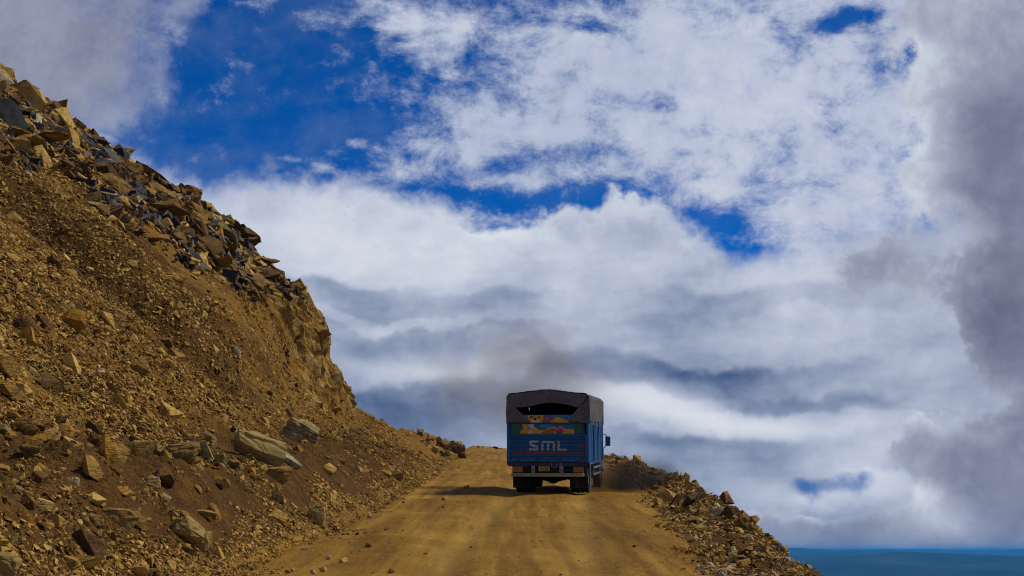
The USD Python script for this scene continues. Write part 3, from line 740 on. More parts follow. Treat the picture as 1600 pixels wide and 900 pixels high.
scatter('road_gravel', protos, (toe(y_) + (edge(y_) - toe(y_)) * u)[keep], y_[keep], 0.7 + 0.5 * rng.random(keep.sum()), 25, 'fine gravel thinly strewn along the margins of the dirt road', 'gravel')


# ---------------------------------------------------------------- the truck
def boxm(x0, x1, y0, y1, z0, z1, bevel=0.0):
    if bevel <= 0:
        b = trimesh.creation.box([x1 - x0, y1 - y0, z1 - z0]); b.apply_translation([(x0 + x1) / 2, (y0 + y1) / 2, (z0 + z1) / 2]); return b
    pts = []
    for sx, X in ((1, x0), (-1, x1)):
        for sy, Y in ((1, y0), (-1, y1)):
            for sz, Z in ((1, z0), (-1, z1)):
                pts += [[X + sx * bevel, Y + sy * bevel * 0.3, Z + sz * bevel * 0.3], [X + sx * bevel * 0.3, Y + sy * bevel, Z + sz * bevel * 0.3], [X + sx * bevel * 0.3, Y + sy * bevel * 0.3, Z + sz * bevel]]
                pts += [[X + sx * bevel, Y + sy * bevel, Z], [X + sx * bevel, Y, Z + sz * bevel], [X, Y + sy * bevel, Z + sz * bevel]]
    return hull(np.array(pts))


def tube(points, r, sides=8):
    pts = np.asarray(points, float); out = []
    for a, b in zip(pts[:-1], pts[1:]):
        out.append(trimesh.creation.cylinder(r, segment=[a, b], sections=sides))
    for p in pts[1:-1]:
        out.append(trimesh.creation.icosphere(1, r * 1.02).apply_translation(p))
    return trimesh.util.concatenate(out)


def cat(*ms): return trimesh.util.concatenate(list(ms))


def lathe(profile, at, sections=36):
    """Profile of (radius, x) turned about the x axis."""
    m = trimesh.creation.revolve(np.array(profile), sections=sections)
    m.apply_transform(trimesh.transformations.rotation_matrix(np.pi / 2, [0, 1, 0])); m.apply_translation(at)
    return m


def shell(P, t):
    """A grid of points (n, m, 3) as a sheet of thickness t."""
    du, dv = np.gradient(P, axis=0), np.gradient(P, axis=1)
    n = np.cross(du, dv); n /= np.linalg.norm(n, axis=-1, keepdims=True) + 1e-12
    a, b = P, P - n * t
    nr, nc = P.shape[:2]; f = quads(nr, nc); N = nr * nc
    i = np.arange(N).reshape(nr, nc)
    ring = np.concatenate([i[0, :-1], i[:-1, -1], i[-1, :0:-1], i[:0:-1, 0]])
    nx = np.roll(ring, -1)
    side = np.vstack([np.stack([ring, nx, nx + N], 1), np.stack([ring, nx + N, ring + N], 1)])
    return trimesh.Trimesh(np.vstack([a.reshape(-1, 3), b.reshape(-1, 3)]), np.vstack([f, f[:, ::-1] + N, side]), process=False)


def paint(name, color, rough=0.5, dirt=0.5, streak=0.4, chips=0.0, spec=0.4, scale=1.0):
    g = Graph(); pos = g.add('texture_coordinate', out='object')
    n1 = g.noise(pos, 1.6 * scale, 6, 0.6); n2 = g.noise(pos, 14.0 * scale, 5, 0.7); n3 = g.noise(g.scale3(pos, (1.0, 1.0, 0.12)), 9.0 * scale, 5, 0.65)
    c = tuple(color)
    col = g.mix(g.mr(n1 * 0.5 + n2 * 0.5, 0.35, 0.65), tuple(0.72 * k for k in c), tuple(min(1, 1.25 * k) for k in c))
    col = g.mix(g.mr(n3, 0.5, 0.72) * streak, col, tuple(0.35 * k + 0.012 for k in c))
    col = g.mix(g.mr(n1 * 0.55 + n2 * 0.45, 0.46, 0.68) * dirt, col, (0.15, 0.105, 0.05))
    if chips: col = g.mix(g.mr(n2, 0.63, 0.66) * chips, col, (0.10, 0.045, 0.02))
    p = g.add('principled_bsdf', base_color=col, roughness=g.mr(n1, 0.3, 0.7, rough, min(1.0, rough + 0.25)), specular_ior_level=spec,
              normal=g.add('bump', height=n2 * 0.004 + n1 * 0.01, distance=1.0, strength=0.6))
    return g.build(name, p)


BLUE = paint('blue_body_paint', (0.003, 0.092, 0.25), 0.42, 0.14, 0.5, 0.5)
BLUE_DARK = paint('dark_blue_paint', (0.006, 0.03, 0.085), 0.5, 0.3, 0.4, 0.4)
CANVAS = paint('grey_canvas', (0.112, 0.104, 0.108), 0.95, 0.12, 0.5, 0, 0.1)
CANVAS_IN = paint('canvas_lining', (0.09, 0.12, 0.22), 0.95, 0.15, 0.3, 0, 0.1)
BLACK = paint('black_chassis_paint', (0.012, 0.012, 0.013), 0.6, 0.25, 0.2, 0.2)
RUBBER = paint('dusty_rubber', (0.018, 0.016, 0.014), 0.85, 0.5, 0.0, 0, 0.2)
STEEL = paint('grey_steel', (0.20, 0.21, 0.22), 0.4, 0.45, 0.3, 0.6)
BEIGE = paint('worn_cream_paint', (0.28, 0.24, 0.15), 0.6, 0.55, 0.3, 0.9)
WHITE = paint('lettering_white', (0.42, 0.44, 0.42), 0.55, 0.25, 0.3, 0.0)
RED = paint('stripe_red', (0.34, 0.035, 0.04), 0.5, 0.2, 0.3)
ORANGE = paint('orange_reflector', (0.36, 0.13, 0.012), 0.35, 0.3, 0.2)
YELLOW = paint('number_plate_yellow', (0.50, 0.29, 0.02), 0.5, 0.25, 0.1)
INK = paint('black_ink', (0.01, 0.01, 0.012), 0.6, 0.1, 0)
TEAL = paint('teal_board_paint', (0.008, 0.10, 0.20), 0.5, 0.2, 0.5, 0.4, 0.4, 2.0)
SKYB = paint('light_blue_board_paint', (0.015, 0.17, 0.32), 0.5, 0.15, 0.3)
GOLD = paint('golden_picture_paint', (0.55, 0.27, 0.012), 0.5, 0.1, 0.4, 0.0, 0.4, 2.0)
RUST = paint('russet_picture_paint', (0.28, 0.09, 0.02), 0.5, 0.1, 0.3)
MAUVE = paint('mauve_picture_paint', (0.17, 0.085, 0.13), 0.5, 0.1, 0.3)
PINK = paint('pink_picture_paint', (0.40, 0.04, 0.14), 0.5, 0.1, 0.2)
CREAM = paint('cream_picture_paint', (0.52, 0.44, 0.34), 0.5, 0.1, 0.2)
GREEN = paint('green_picture_paint', (0.015, 0.085, 0.045), 0.5, 0.1, 0.3)
g_ = Graph(); GLASS = g_.build('dark_cab_glass', g_.add('principled_bsdf', base_color=(0.01, 0.014, 0.018), roughness=0.06, specular_ior_level=0.7))
g_ = Graph(); MIRROR = g_.build('mirror_glass', g_.add('principled_bsdf', base_color=(0.5, 0.52, 0.55), metallic=1.0, roughness=0.08))
g_ = Graph(); LAMP = g_.build('red_lamp_lens', g_.add('principled_bsdf', base_color=(0.30, 0.012, 0.012), roughness=0.15, coat_weight=0.5))
g_ = Graph(); HEADLAMP = g_.build('headlamp_glass', g_.add('principled_bsdf', base_color=(0.55, 0.57, 0.6), roughness=0.08, coat_weight=0.8))

TD, TPX, HEAD = 36.0, 855.5, rad(8.0)
tx = (TPX - 800) / FPX * TD
tz = float(ground(np.array([tx - 0.3]), np.array([TD + 1.2]), False)[0]) - SLOPE * 1.2
M = np.eye(4)
pitch = math.atan(SLOPE)
Rz = trimesh.transformations.rotation_matrix(-HEAD, [0, 0, 1]); Rx = trimesh.transformations.rotation_matrix(pitch, [1, 0, 0])
M = trimesh.transformations.translation_matrix([tx, TD, tz + 0.01]) @ Rx @ Rz
truck = tag(thing('cargo_truck', matrix=M), 'blue cargo truck with grey tarpaulin top and white SML lettering on its tailgate', 'truck')
TP = truck.GetPath()
W2, LB = 1.03, 4.45                                       # half width and length of the cargo body


def X(px): return (px - 855.5) / 61.05
def Z(py): return (772.0 - py) / 61.05


# tailgate: pressed steel with level ribs
def rib_depth(z, period=0.1045, z0=0.87, d=0.042):
    t = ((np.asarray(z, float) - z0) / period) % 1.0
    return d * np.clip(np.minimum(t, 1 - t) * 6.5 - 0.55, 0, 1)           # 0 at the crest, d in the groove

zs = np.linspace(0.865, 1.475, 147); xs = np.linspace(-0.965, 0.955, 2)
Pg = np.stack([np.repeat(xs[:, None], len(zs), 1), 0.015 + np.repeat(rib_depth(zs)[None], 2, 0), np.repeat(zs[None], 2, 0)], -1)
tailgate = obj('tailgate', shell(Pg, 0.02), BLUE, TP, 30)
TG = tailgate.GetPath()
obj('tailgate_frame', cat(boxm(-1.0, 0.99, 0.0, 0.055, 0.812, 0.868, 0.008), boxm(-1.0, 0.99, 0.0, 0.055, 1.472, 1.512, 0.008), boxm(-1.0, -0.955, 0.0, 0.055, 0.87, 1.47, 0.008), boxm(0.945, 0.99, 0.0, 0.055, 0.87, 1.47, 0.008)), BLUE, TG)
for x in (-0.8, -0.28, 0.28, 0.8):
    obj('hinge', cat(boxm(x - 0.05, x + 0.05, -0.018, -0.002, 0.79, 0.90, 0.004), trimesh.creation.cylinder(0.018, segment=[[x - 0.07, -0.012, 0.803], [x + 0.07, -0.012, 0.803]], sections=10)), BLUE_DARK, TG)


def draped(poly, depth=rib_depth, lift=0.004, thick=0.004, base=0.015, step=0.012):
    """A flat painted shape (shapely, in x and z) laid over the ribs."""
    out = []; x0, z0, x1, z1 = poly.bounds
    cuts = np.arange(z0, z1 + step, step)
    for a, b in zip(cuts[:-1], cuts[1:]):
        piece = poly.intersection(sbox(x0 - 1, a, x1 + 1, b))
        for q in getattr(piece, 'geoms', [piece]):
            if q.is_empty or q.geom_type != 'Polygon' or q.area < 1e-7: continue
            v, f = trimesh.creation.triangulate_polygon(q, engine='earcut')
            y = base - lift + depth(v[:, 1])
            out.append(trimesh.Trimesh(np.stack([v[:, 0], y, v[:, 1]], 1), f, process=False))
    m = trimesh.util.concatenate(out)
    back = m.copy(); back.vertices[:, 1] += thick * 0.5; back.faces = back.faces[:, ::-1]
    return cat(m, back)


def P_(*pts): return Polygon([(X(a), Z(b)) for a, b in pts])


S_ = shapely.union_all([P_((826.3, 691.5), (828.5, 689.6), (841.2, 689.9), (840.6, 693.0), (830.5, 692.9), (830.0, 694.6), (838.5, 697.0), (840.6, 698.8), (840.2, 703.5), (838.2, 705.0), (825.6, 704.6), (825.8, 701.6), (836.3, 701.9), (836.5, 700.2), (828.2, 698.0), (826.3, 696.0))])
M_ = shapely.union_all([P_((845.4, 692.0), (847.5, 690.1), (864.4, 690.4), (866.4, 692.4), (866.2, 705.1), (862.9, 705.1), (863.0, 693.6), (857.6, 693.5), (857.4, 705.0), (854.0, 705.0), (854.2, 693.4), (848.7, 693.3), (848.4, 704.9), (845.0, 704.9))])
L_1 = P_((870.5, 690.6), (873.8, 690.6), (873.6, 702.2), (885.3, 702.5), (885.0, 705.3), (870.2, 705.1))
for ltr in (S_, M_, L_1): tag(obj('letter', draped(ltr), WHITE, TG), 'white painted letter')
obj('stripe', draped(P_((798.5, 706.6), (912.0, 707.4), (912.0, 710.0), (798.5, 709.2))), RED, TG)
obj('stripe', draped(P_((798.5, 711.4), (912.0, 712.0), (912.0, 713.2), (798.5, 712.6))), SKYB, TG)
emb = P_((904.6, 694.6), (907.8, 693.2), (911.2, 694.8), (911.0, 700.0), (904.8, 699.8)).difference(P_((906.4, 695.8), (909.4, 695.8), (909.4, 698.2), (906.4, 698.2)))
obj('emblem', draped(emb), RED, TG)

# painted boards above the tailgate
board = obj('painted_board', boxm(-0.945, 0.90, 0.012, 0.04, 1.522, 1.765, 0.003), TEAL, TP); BP = board.GetPath()
obj('board_frame', cat(boxm(-1.0, 0.95, -0.002, 0.05, 1.768, 1.797, 0.005), boxm(-1.0, -0.947, -0.002, 0.05, 1.515, 1.767, 0.005), boxm(0.902, 0.95, -0.002, 0.05, 1.515, 1.767, 0.005)), BLUE_DARK, BP)
upper = obj('painted_board', boxm(-0.945, 0.90, 0.012, 0.04, 1.80, 2.0, 0.003), SKYB, TP); UP = upper.GetPath()


def flat(pts, layer=1):
    p = P_(*pts).buffer(0.012, 4).buffer(-0.004, 4)
    m = trimesh.creation.extrude_polygon(p, 0.004, engine='earcut')
    m.vertices = m.vertices[:, [0, 2, 1]] * np.array([1, -1, 1]) + np.array([0, 0.012 - 0.003 * layer, 0]); m.faces = m.faces[:, ::-1]
    return m


def pic(pts, mat, parent, layer=1, name='picture_patch'): return obj(name, flat(pts, layer), mat, parent)


pic([(800, 664), (812, 664.5), (815, 671), (810, 679), (800, 679)], GREEN, BP)
pic([(895, 664), (908, 664), (909, 678.5), (898, 678.5)], GREEN, BP)
pic([(815.5, 664.6), (823, 664.2), (825, 669), (823, 673), (830, 672), (835, 669), (842, 674), (850, 674), (858, 670), (866, 668.2), (869, 671), (866, 676), (870, 678.5), (812, 678.5), (813, 675), (818, 671)], GOLD, BP)
pic([(850, 675), (864, 670.5), (868, 672.5), (862, 676.5), (868, 678.8), (846, 678.8)], RUST, BP, 2)
pic([(824.6, 664.4), (833, 664.4), (834, 668), (831, 671), (827, 670)], CREAM, BP, 2)
pic([(825.5, 673), (829.5, 673), (830, 678), (824.5, 678.3)], CREAM, BP, 2)
pic([(842, 665), (862, 664.8), (858, 669), (850, 671.5), (843, 669)], SKYB, BP, 2)
pic([(880, 673.5), (887, 672), (896, 673), (896.5, 678.6), (878, 678.6)], GOLD, BP)
pic([(868.5, 676.5), (870, 672), (875, 669.2), (880, 671.5), (881.5, 676.8), (879, 674.5), (875, 673.6), (871, 675.2)], PINK, BP, 3)
pic([(868.5, 672.5), (875, 668), (881.5, 671.5), (880, 673.2), (875, 670.2), (870, 673.6)], CREAM, BP, 2)
pic([(825.5, 650.8), (848, 650.8), (848.5, 656), (845, 661.2), (829, 661.2), (825, 656)], GOLD, UP)
pic([(848.5, 651), (866, 651), (862, 656), (858, 661), (848, 661)], MAUVE, UP)
pic([(866, 661.2), (860, 660.8), (868, 654.2), (871, 653.6), (879, 656.5), (888, 660.4), (888, 661.2)], GOLD, UP, 2)
pic([(830, 657.5), (836, 655.8), (841, 657.5), (841, 661.2), (829.6, 661.2)], CREAM, UP, 2)
pic([(832.5, 655.4), (838, 655.4), (836.6, 657.3), (834, 657.3)], INK, UP, 3)
pic([(828, 652.4), (831.6, 652.0), (831.6, 653.4), (828.4, 653.6)], INK, UP, 2)
pic([(840.4, 652.6), (843.6, 653.4), (843, 654.4), (840.2, 653.8)], INK, UP, 2)

# cargo body: posts, sides, floor, front
for sx in (-1, 1):
    obj('corner_post', boxm(sx * W2 - 0.045, sx * W2 + 0.02, -0.005, 0.09, 0.78, 1.83, 0.008) if sx > 0 else boxm(-W2 - 0.02, -W2 + 0.03, -0.005, 0.09, 0.78, 1.83, 0.008), BLUE, TP)
    yy2 = np.linspace(0.09, LB, 420); k = ((yy2 / 0.148) % 1.0); dep = 0.024 * np.clip(np.minimum(k, 1 - k) * 6 - 0.6, 0, 1)
    zc = np.array([0.80, 1.83])
    Ps = np.stack([np.repeat((sx * (W2 + 0.012 - dep))[:, None], 2, 1), np.repeat(yy2[:, None], 2, 1), np.repeat(zc[None], len(yy2), 0)], -1)
    sp = obj('side_panel', shell(Ps if sx > 0 else Ps[:, ::-1], 0.015), BLUE, TP, 30)
    obj('top_rail', boxm(sx * W2 - 0.02, sx * W2 + 0.03, 0.09, LB, 1.83, 1.875, 0.006), BLUE_DARK, sp.GetPath())
    obj('bottom_rail', boxm(sx * W2 - 0.03, sx * W2 + 0.03, 0.09, LB, 0.735, 0.80, 0.006), BLUE_DARK, sp.GetPath())
    for y in (1.5, 2.95, 4.4): obj('stake', boxm(sx * W2 - 0.02, sx * W2 + 0.045, y - 0.035, y + 0.035, 0.80, 1.83, 0.006), BLUE, sp.GetPath())
obj('cargo_floor', boxm(-1.0, 1.0, 0.06, LB, 0.74, 0.80), BLUE_DARK, TP)
obj('front_wall', boxm(-1.0, 1.0, LB - 0.06, LB - 0.01, 0.81, 1.95, 0.004), BLUE_DARK, TP)

# tarpaulin: roof and sides as one sheet over a ridge, sagging between hoops
def tarp_grid(ny=70, nx=64):
    # arc parameter round the section: right hem, right eave, ridge, left eave, left hem
    prof = np.array([[1.07, 1.80], [1.085, 2.05], [1.06, 2.46], [1.0, 2.535], [0.5, 2.595], [0.0, 2.655], [-0.5, 2.60], [-1.01, 2.55], [-1.06, 2.48], [-1.085, 2.05], [-1.07, 1.80]])
    l = np.r_[0, np.cumsum(np.linalg.norm(np.diff(prof, axis=0), axis=1))]; t = np.linspace(0, l[-1], nx)
    sec = np.stack([np.interp(t, l, prof[:, 0]), np.interp(t, l, prof[:, 1])], 1)
    y = np.linspace(-0.02, LB + 0.05, ny)
    P = np.stack([np.repeat(sec[None, :, 0], ny, 0), np.repeat(y[:, None], nx, 1), np.repeat(sec[None, :, 1], ny, 0)], -1)
    hoop = np.abs(np.sin(y / LB * np.pi * 4))[:, None]
    nz = meshkit.fbm(P * np.array([2.2, 2.0, 2.2]), 4, 71) - 0.5; fold = meshkit.fbm(P * np.array([1, 7.0, 1.2]), 3, 72) - 0.5
    top = sstep(2.30, 2.5, P[..., 2])
    P[..., 2] -= top * (0.075 * hoop * (1 - np.abs(P[..., 0])) + 0.05 * nz)
    P[..., 0] += np.sign(P[..., 0]) * (1 - top) * (-0.05 * hoop + 0.07 * nz + 0.08 * fold)
    hem = sstep(2.0, 1.8, P[..., 2])
    P[..., 2] -= hem * (0.02 + 0.09 * (y[:, None] / LB) + 0.05 * fold)
    return P
tg = tarp_grid()
tarp = obj('tarpaulin', shell(tg, 0.012), CANVAS, TP, 50); TR = tarp.GetPath()


def sheet_poly(pts, amp, seed, y0=-0.035, n=26, thick=0.01, bulge=0.0):
    """A hanging piece of canvas with an outline in x and z: meshed, creased, thickened."""
    p = Polygon([(X(a), Z(b)) for a, b in pts])
    x0, z0, x1, z1 = p.bounds; h = max(x1 - x0, z1 - z0) / n
    gx, gz = np.meshgrid(np.arange(x0, x1, h), np.arange(z0, z1, h)); c = np.stack([gx.ravel(), gz.ravel()], 1)
    inside = shapely.contains_xy(p.buffer(-h * 0.45), c[:, 0], c[:, 1])
    ring = p.exterior; bd = np.array([ring.interpolate(d).coords[0] for d in np.arange(0, ring.length, h * 0.8)])
    v = np.vstack([c[inside], bd])
    from scipy.spatial import Delaunay
    f = Delaunay(v).simplices; cc = v[f].mean(1); f = f[shapely.contains_xy(p, cc[:, 0], cc[:, 1])]
    q = np.stack([v[:, 0] * 3.0, v[:, 1] * 3.0, 0 * v[:, 0]], 1)
    dist = np.array([ring.distance(shapely.Point(a)) for a in v])
    y = y0 + amp * (meshkit.fbm(q, 4, seed) - 0.5) - bulge * dist
    a = np.stack([v[:, 0], y, v[:, 1]], 1); b = a + np.array([0, thick, 0])
    e = np.sort(np.vstack([f[:, [0, 1]], f[:, [1, 2]], f[:, [2, 0]]]), 1)
    u, cnt = np.unique(e, axis=0, return_counts=True); u = u[cnt == 1]; N = len(a)
    side = np.vstack([np.stack([u[:, 0], u[:, 1], u[:, 1] + N], 1), np.stack([u[:, 0], u[:, 1] + N, u[:, 0] + N], 1)])
    m = trimesh.Trimesh(np.vstack([a, b]), np.vstack([f, f[:, ::-1] + N, side]), process=False); trimesh.repair.fix_normals(m)
    return m


obj('rear_valance', sheet_poly([(792.5, 618.5), (800, 617.6), (820, 615.3), (845, 612.0), (852, 610.8), (856.8, 609.6), (862, 611.6), (880, 614.2), (902, 616.6), (919.5, 618.8), (914, 627), (905, 639), (898, 637.2), (885, 634), (870, 631.6), (858, 631.0), (846, 632.2), (832, 636), (818, 637.8), (803, 638.3), (797, 628)], 0.10, 81, -0.05, bulge=0.12), CANVAS, TR)
obj('corner_flap', sheet_poly([(791.6, 619), (796, 626), (802.5, 638.0), (815, 649.5), (829.5, 661.3), (791.0, 662.0), (790.6, 640)], 0.09, 82, -0.035), CANVAS, TR)
obj('corner_flap', sheet_poly([(920.5, 619.5), (915, 627), (905.5, 639), (896, 649), (886.5, 659.2), (902, 660.8), (921.2, 664), (921.6, 640)], 0.10, 83, -0.035), CANVAS, TR)
for a, b in (((802.8, 637.5), (829.5, 661.0)), ((905.2, 638.5), (886.5, 659.0))):
    obj('flap_rope', tube([[X(a[0]), -0.06, Z(a[1])], [X((a[0] + b[0]) / 2), -0.075, Z((a[1] + b[1]) / 2) - 0.01], [X(b[0]), -0.06, Z(b[1])]], 0.008), STEEL, TR)
for sx in (-1, 1):
    for y in (0.55, 1.65, 2.75, 3.85):
        obj('tie_rope', tube([[sx * 1.10, y, 1.84], [sx * 1.085, y + 0.04, 1.6], [sx * 1.065, y + 0.10, 1.2], [sx * 1.06, y + 0.12, 0.80]], 0.008, 6), STEEL, TR)
# front sheet with a small tear that lets the sky through
Mi = np.linalg.inv(M); d = ray(826.2, 638.6); o_, d_ = (Mi @ np.r_[EYE, 1])[:3], Mi[:3, :3] @ d
tear = o_ + d_ * ((LB - 0.0 - o_[1]) / d_[1])
gx, gz = np.linspace(-1.09, 1.09, 96), np.linspace(1.78, 2.60, 40)
vv = np.stack([np.tile(gx, (40, 1)), 0 * np.tile(gx, (40, 1)) + LB + 0.02, np.minimum(np.repeat(gz[:, None], 96, 1), 2.585 - 0.13 * np.abs(np.tile(gx, (40, 1))))], -1)
f = quads(40, 96); c = vv.reshape(-1, 3)[f].mean(1)
keep = ~((np.abs(c[:, 0] - tear[0]) < 0.03) & (np.abs(c[:, 2] - tear[2]) < 0.035))
vf = vv.reshape(-1, 3); N = len(vf)
obj('front_sheet', trimesh.Trimesh(np.vstack([vf, vf + [0, 0.006, 0]]), np.vstack([f[keep][:, ::-1], f[keep] + N]), process=False), CANVAS_IN, TR)
for y in np.linspace(0.12, LB - 0.1, 5):
    obj('hoop', tube([[-1.0, y, 1.85], [-1.0, y, 2.42], [-0.95, y, 2.49], [0, y, 2.60], [0.95, y, 2.475], [1.0, y, 2.40], [1.0, y, 1.85]], 0.017), BLACK, TR)
obj('ridge_pole', tube([[0, -0.03, 2.615], [0, LB, 2.615]], 0.02), BLACK, TR)

# chassis and rear
ch = obj('chassis', cat(*[boxm(s_ * 0.40 - 0.04, s_ * 0.40 + 0.04, 0.12, 6.0, 0.56, 0.735, 0.005) for s_ in (-1, 1)], *[boxm(-0.36, 0.36, y, y + 0.07, 0.60, 0.72) for y in (0.2, 1.4, 2.6, 3.8)]), BLACK, TP)
obj('rear_sill', boxm(-1.02, 1.0, 0.02, 0.14, 0.70, 0.79, 0.01), BLUE_DARK, TP)
obj('lamp_panel', boxm(-0.93, 0.90, 0.16, 0.19, 0.50, 0.72, 0.004), BLACK, TP)
obj('rear_bumper', boxm(X(798.0), X(911.5), -0.01, 0.12, Z(745.4), Z(739.8), 0.018), BEIGE, TP)
for s_ in (-0.5, 0.5): obj('bumper_bracket', boxm(s_ - 0.03, s_ + 0.03, 0.125, 0.4, 0.45, 0.60), BLACK, TP)
for a, b in ((800.5, 816.0), (895.0, 911.0)):
    obj('reflector', cat(boxm(X(a), X(b), 0.06, 0.085, Z(738.8), Z(729.8), 0.006)), ORANGE, TP)
for a in (829.4, 873.4):
    br = obj('lamp_bracket', cat(boxm(X(a), X(a + 6.2), 0.0, 0.03, Z(739.2), Z(728.4), 0.006)), STEEL, TP)
    obj('tail_lamp', trimesh.creation.cylinder(0.026, segment=[[X(a + 3.1), -0.022, Z(734.5)], [X(a + 3.1), -0.002, Z(734.5)]], sections=18), LAMP, br.GetPath())
plate = obj('number_plate', boxm(X(841.0), X(857.4), 0.055, 0.07, Z(736.2), Z(724.2), 0.003), YELLOW, TP)
obj('plate_holder', cat(boxm(X(840.2), X(858.2), 0.073, 0.085, Z(737.0), Z(723.4)), boxm(X(848), X(850.5), 0.075, 0.11, Z(724), 0.74)), STEEL, plate.GetPath())
for txt, z in (('JK10', Z(729.6)), ('9436', Z(735.3))):
    t = meshkit.text_mesh(txt, 0.062, 0.003, bold=True); w = t.bounds[1][0] - t.bounds[0][0]
    t.vertices = t.vertices[:, [0, 2, 1]] * np.array([1, -1, 1]) + np.array([X(849.2) - w / 2 - t.bounds[0][0], 0.053, z]); t.faces = t.faces[:, ::-1]
    obj('plate_lettering', t, INK, plate.GetPath())


def frame(x0, x1, z0, z1, y=0.03, r=0.007): return tube([[x0, y, z0], [x1, y, z0], [x1, y, z1], [x0, y, z1], [x0, y, z0]], r, 6)


obj('step_frame', cat(frame(X(798.5), X(822.5), Z(729), Z(720.5)), tube([[X(798.5), 0.03, Z(724.8)], [X(822.5), 0.03, Z(724.8)]], 0.006, 6), tube([[X(808), 0.03, Z(729)], [X(808), 0.03, Z(720.5)]], 0.006, 6)), STEEL, TP)
obj('tow_frame', frame(X(861), X(869.6), Z(730.5), Z(720.5), 0.02, 0.008), STEEL, TP)
obj('tow_frame', frame(X(874.5), X(876.5), Z(726.5), Z(720.0), 0.02, 0.008), STEEL, TP)
obj('step_frame', cat(frame(X(888), X(904), Z(729), Z(722)), tube([[X(888), 0.03, Z(725.5)], [X(904), 0.03, Z(725.5)]], 0.006, 6)), BLACK, TP)
hook = tube([[X(849.5), -0.02, Z(719)], [X(849.5), -0.05, Z(716.5)], [X(853), -0.05, Z(715.8)], [X(857.5), -0.02, Z(717.2)]], 0.01, 6)
obj('latch', hook, STEEL, TP)
for px in (804, 830, 882, 904): obj('latch', tube([[X(px - 3), -0.012, Z(719.3)], [X(px), -0.035, Z(717.6)], [X(px + 3.4), -0.012, Z(719.3)]], 0.008, 6), STEEL, TP)

# axle and wheels
ax, fy, RW = 1.25, 5.05, 0.40
diff = trimesh.creation.icosphere(3, 0.20); diff.apply_scale([1.0, 0.85, 1.0]); diff.apply_translation([0, ax, RW + 0.02])
obj('rear_axle', cat(trimesh.creation.cylinder(0.075, segment=[[-0.8, ax, RW], [0.8, ax, RW]], sections=16), lathe([(0.075, -0.34), (0.13, -0.12), (0.13, 0.12), (0.075, 0.34)], [0, ax, RW]), diff), BLACK, TP, 40)
for s_ in (-1, 1): obj('leaf_spring', cat(*[boxm(s_ * 0.45 - 0.035, s_ * 0.45 + 0.035, ax - 0.62 + 0.09 * k, ax + 0.62 - 0.09 * k, 0.475 - 0.014 * k, 0.487 - 0.014 * k) for k in range(5)]), BLACK, TP)
obj('propeller_shaft', trimesh.creation.cylinder(0.045, segment=[[0, ax + 0.15, RW + 0.03], [0, 4.2, 0.62]], sections=12), BLACK, TP)


def tyre(width, r=RW):
    w = width / 2
    prof = [(0.225, -w * 0.8), (0.30, -w * 0.98), (r - 0.06, -w), (r - 0.012, -w * 0.86), (r, -w * 0.70), (r, -w * 0.16), (r - 0.014, -w * 0.12), (r - 0.014, w * 0.12), (r, w * 0.16), (r, w * 0.70), (r - 0.012, w * 0.86), (r - 0.06, w), (0.30, w * 0.98), (0.225, w * 0.8)]
    m = [lathe(prof, [0, 0, 0], 48)]
    for k in range(40):
        for s_ in (-1, 1):
            b = trimesh.creation.box([w * 0.55, 0.030, 0.022]); b.apply_transform(trimesh.transformations.rotation_matrix(0.35 * s_, [0, 0, 1])); b.apply_translation([s_ * w * 0.66, 0, r - 0.002])
            b.apply_transform(trimesh.transformations.rotation_matrix(2 * np.pi * (k + 0.5 * (s_ > 0)) / 40, [1, 0, 0])); m.append(b)
    return trimesh.util.concatenate(m)


def wheel(x, y, width, out):
    t = tyre(width); t.apply_translation([x, y, RW]); w = obj('wheel', t, RUBBER, TP, 35)
    e = out * width / 2
    rim = lathe([(0.235, -0.9 * e), (0.235, 0.7 * e), (0.20, 0.72 * e), (0.17, 0.2 * e), (0.09, 0.15 * e), (0.08, 0.75 * e), (0.0, 0.78 * e)], [x, y, RW], 32)
    obj('rim', rim, BEIGE, w.GetPath(), 35)
    bolts = [trimesh.creation.cylinder(0.012, segment=[[x + 0.12 * e, y + 0.13 * math.cos(a), RW + 0.13 * math.sin(a)], [x + 0.36 * e, y + 0.13 * math.cos(a), RW + 0.13 * math.sin(a)]], sections=6) for a in np.arange(6) * np.pi / 3]
    obj('wheel_nuts', cat(*bolts), STEEL, w.GetPath())


for s_ in (-1, 1):
    wheel(s_ * 0.845, ax, 0.215, s_); wheel(s_ * 0.595, ax, 0.215, s_); wheel(s_ * 0.86, fy, 0.215, s_)
    sx = s_
    fl = [(sx * 0.50, 0.42), (sx * 0.98, 0.42)]
    obj('mud_flap', boxm(min(fl[0][0], fl[1][0]), max(fl[0][0], fl[1][0]), ax - 0.62, ax - 0.605, 0.13, 0.70, 0.003), RUBBER, TP)
    # curved guard over the dual wheels
    a = np.linspace(rad(20), rad(160), 22); Rg = RW + 0.11
    P1 = np.stack([np.stack([np.full(22, sx * 0.47), ax + Rg * np.cos(a), np.minimum(RW + Rg * np.sin(a) * 0.72, 0.725)], -1), np.stack([np.full(22, sx * 0.99), ax + Rg * np.cos(a), np.minimum(RW + Rg * np.sin(a) * 0.72, 0.725)], -1)], 0)
    obj('mudguard', shell(P1 if sx < 0 else P1[::-1], 0.008), BLACK, TP, 40)
    obj('side_guard', cat(boxm(sx * 1.0 - 0.015, sx * 1.0 + 0.015, 1.95, 4.3, 0.60, 0.655, 0.006), boxm(sx * 1.0 - 0.015, sx * 1.0 + 0.015, 1.95, 4.3, 0.42, 0.475, 0.006), *[boxm(sx * 0.97 - 0.012, sx * 0.97 + 0.012, y - 0.03, y + 0.03, 0.42, 0.735) for y in (2.1, 3.1, 4.15)]), STEEL, TP)
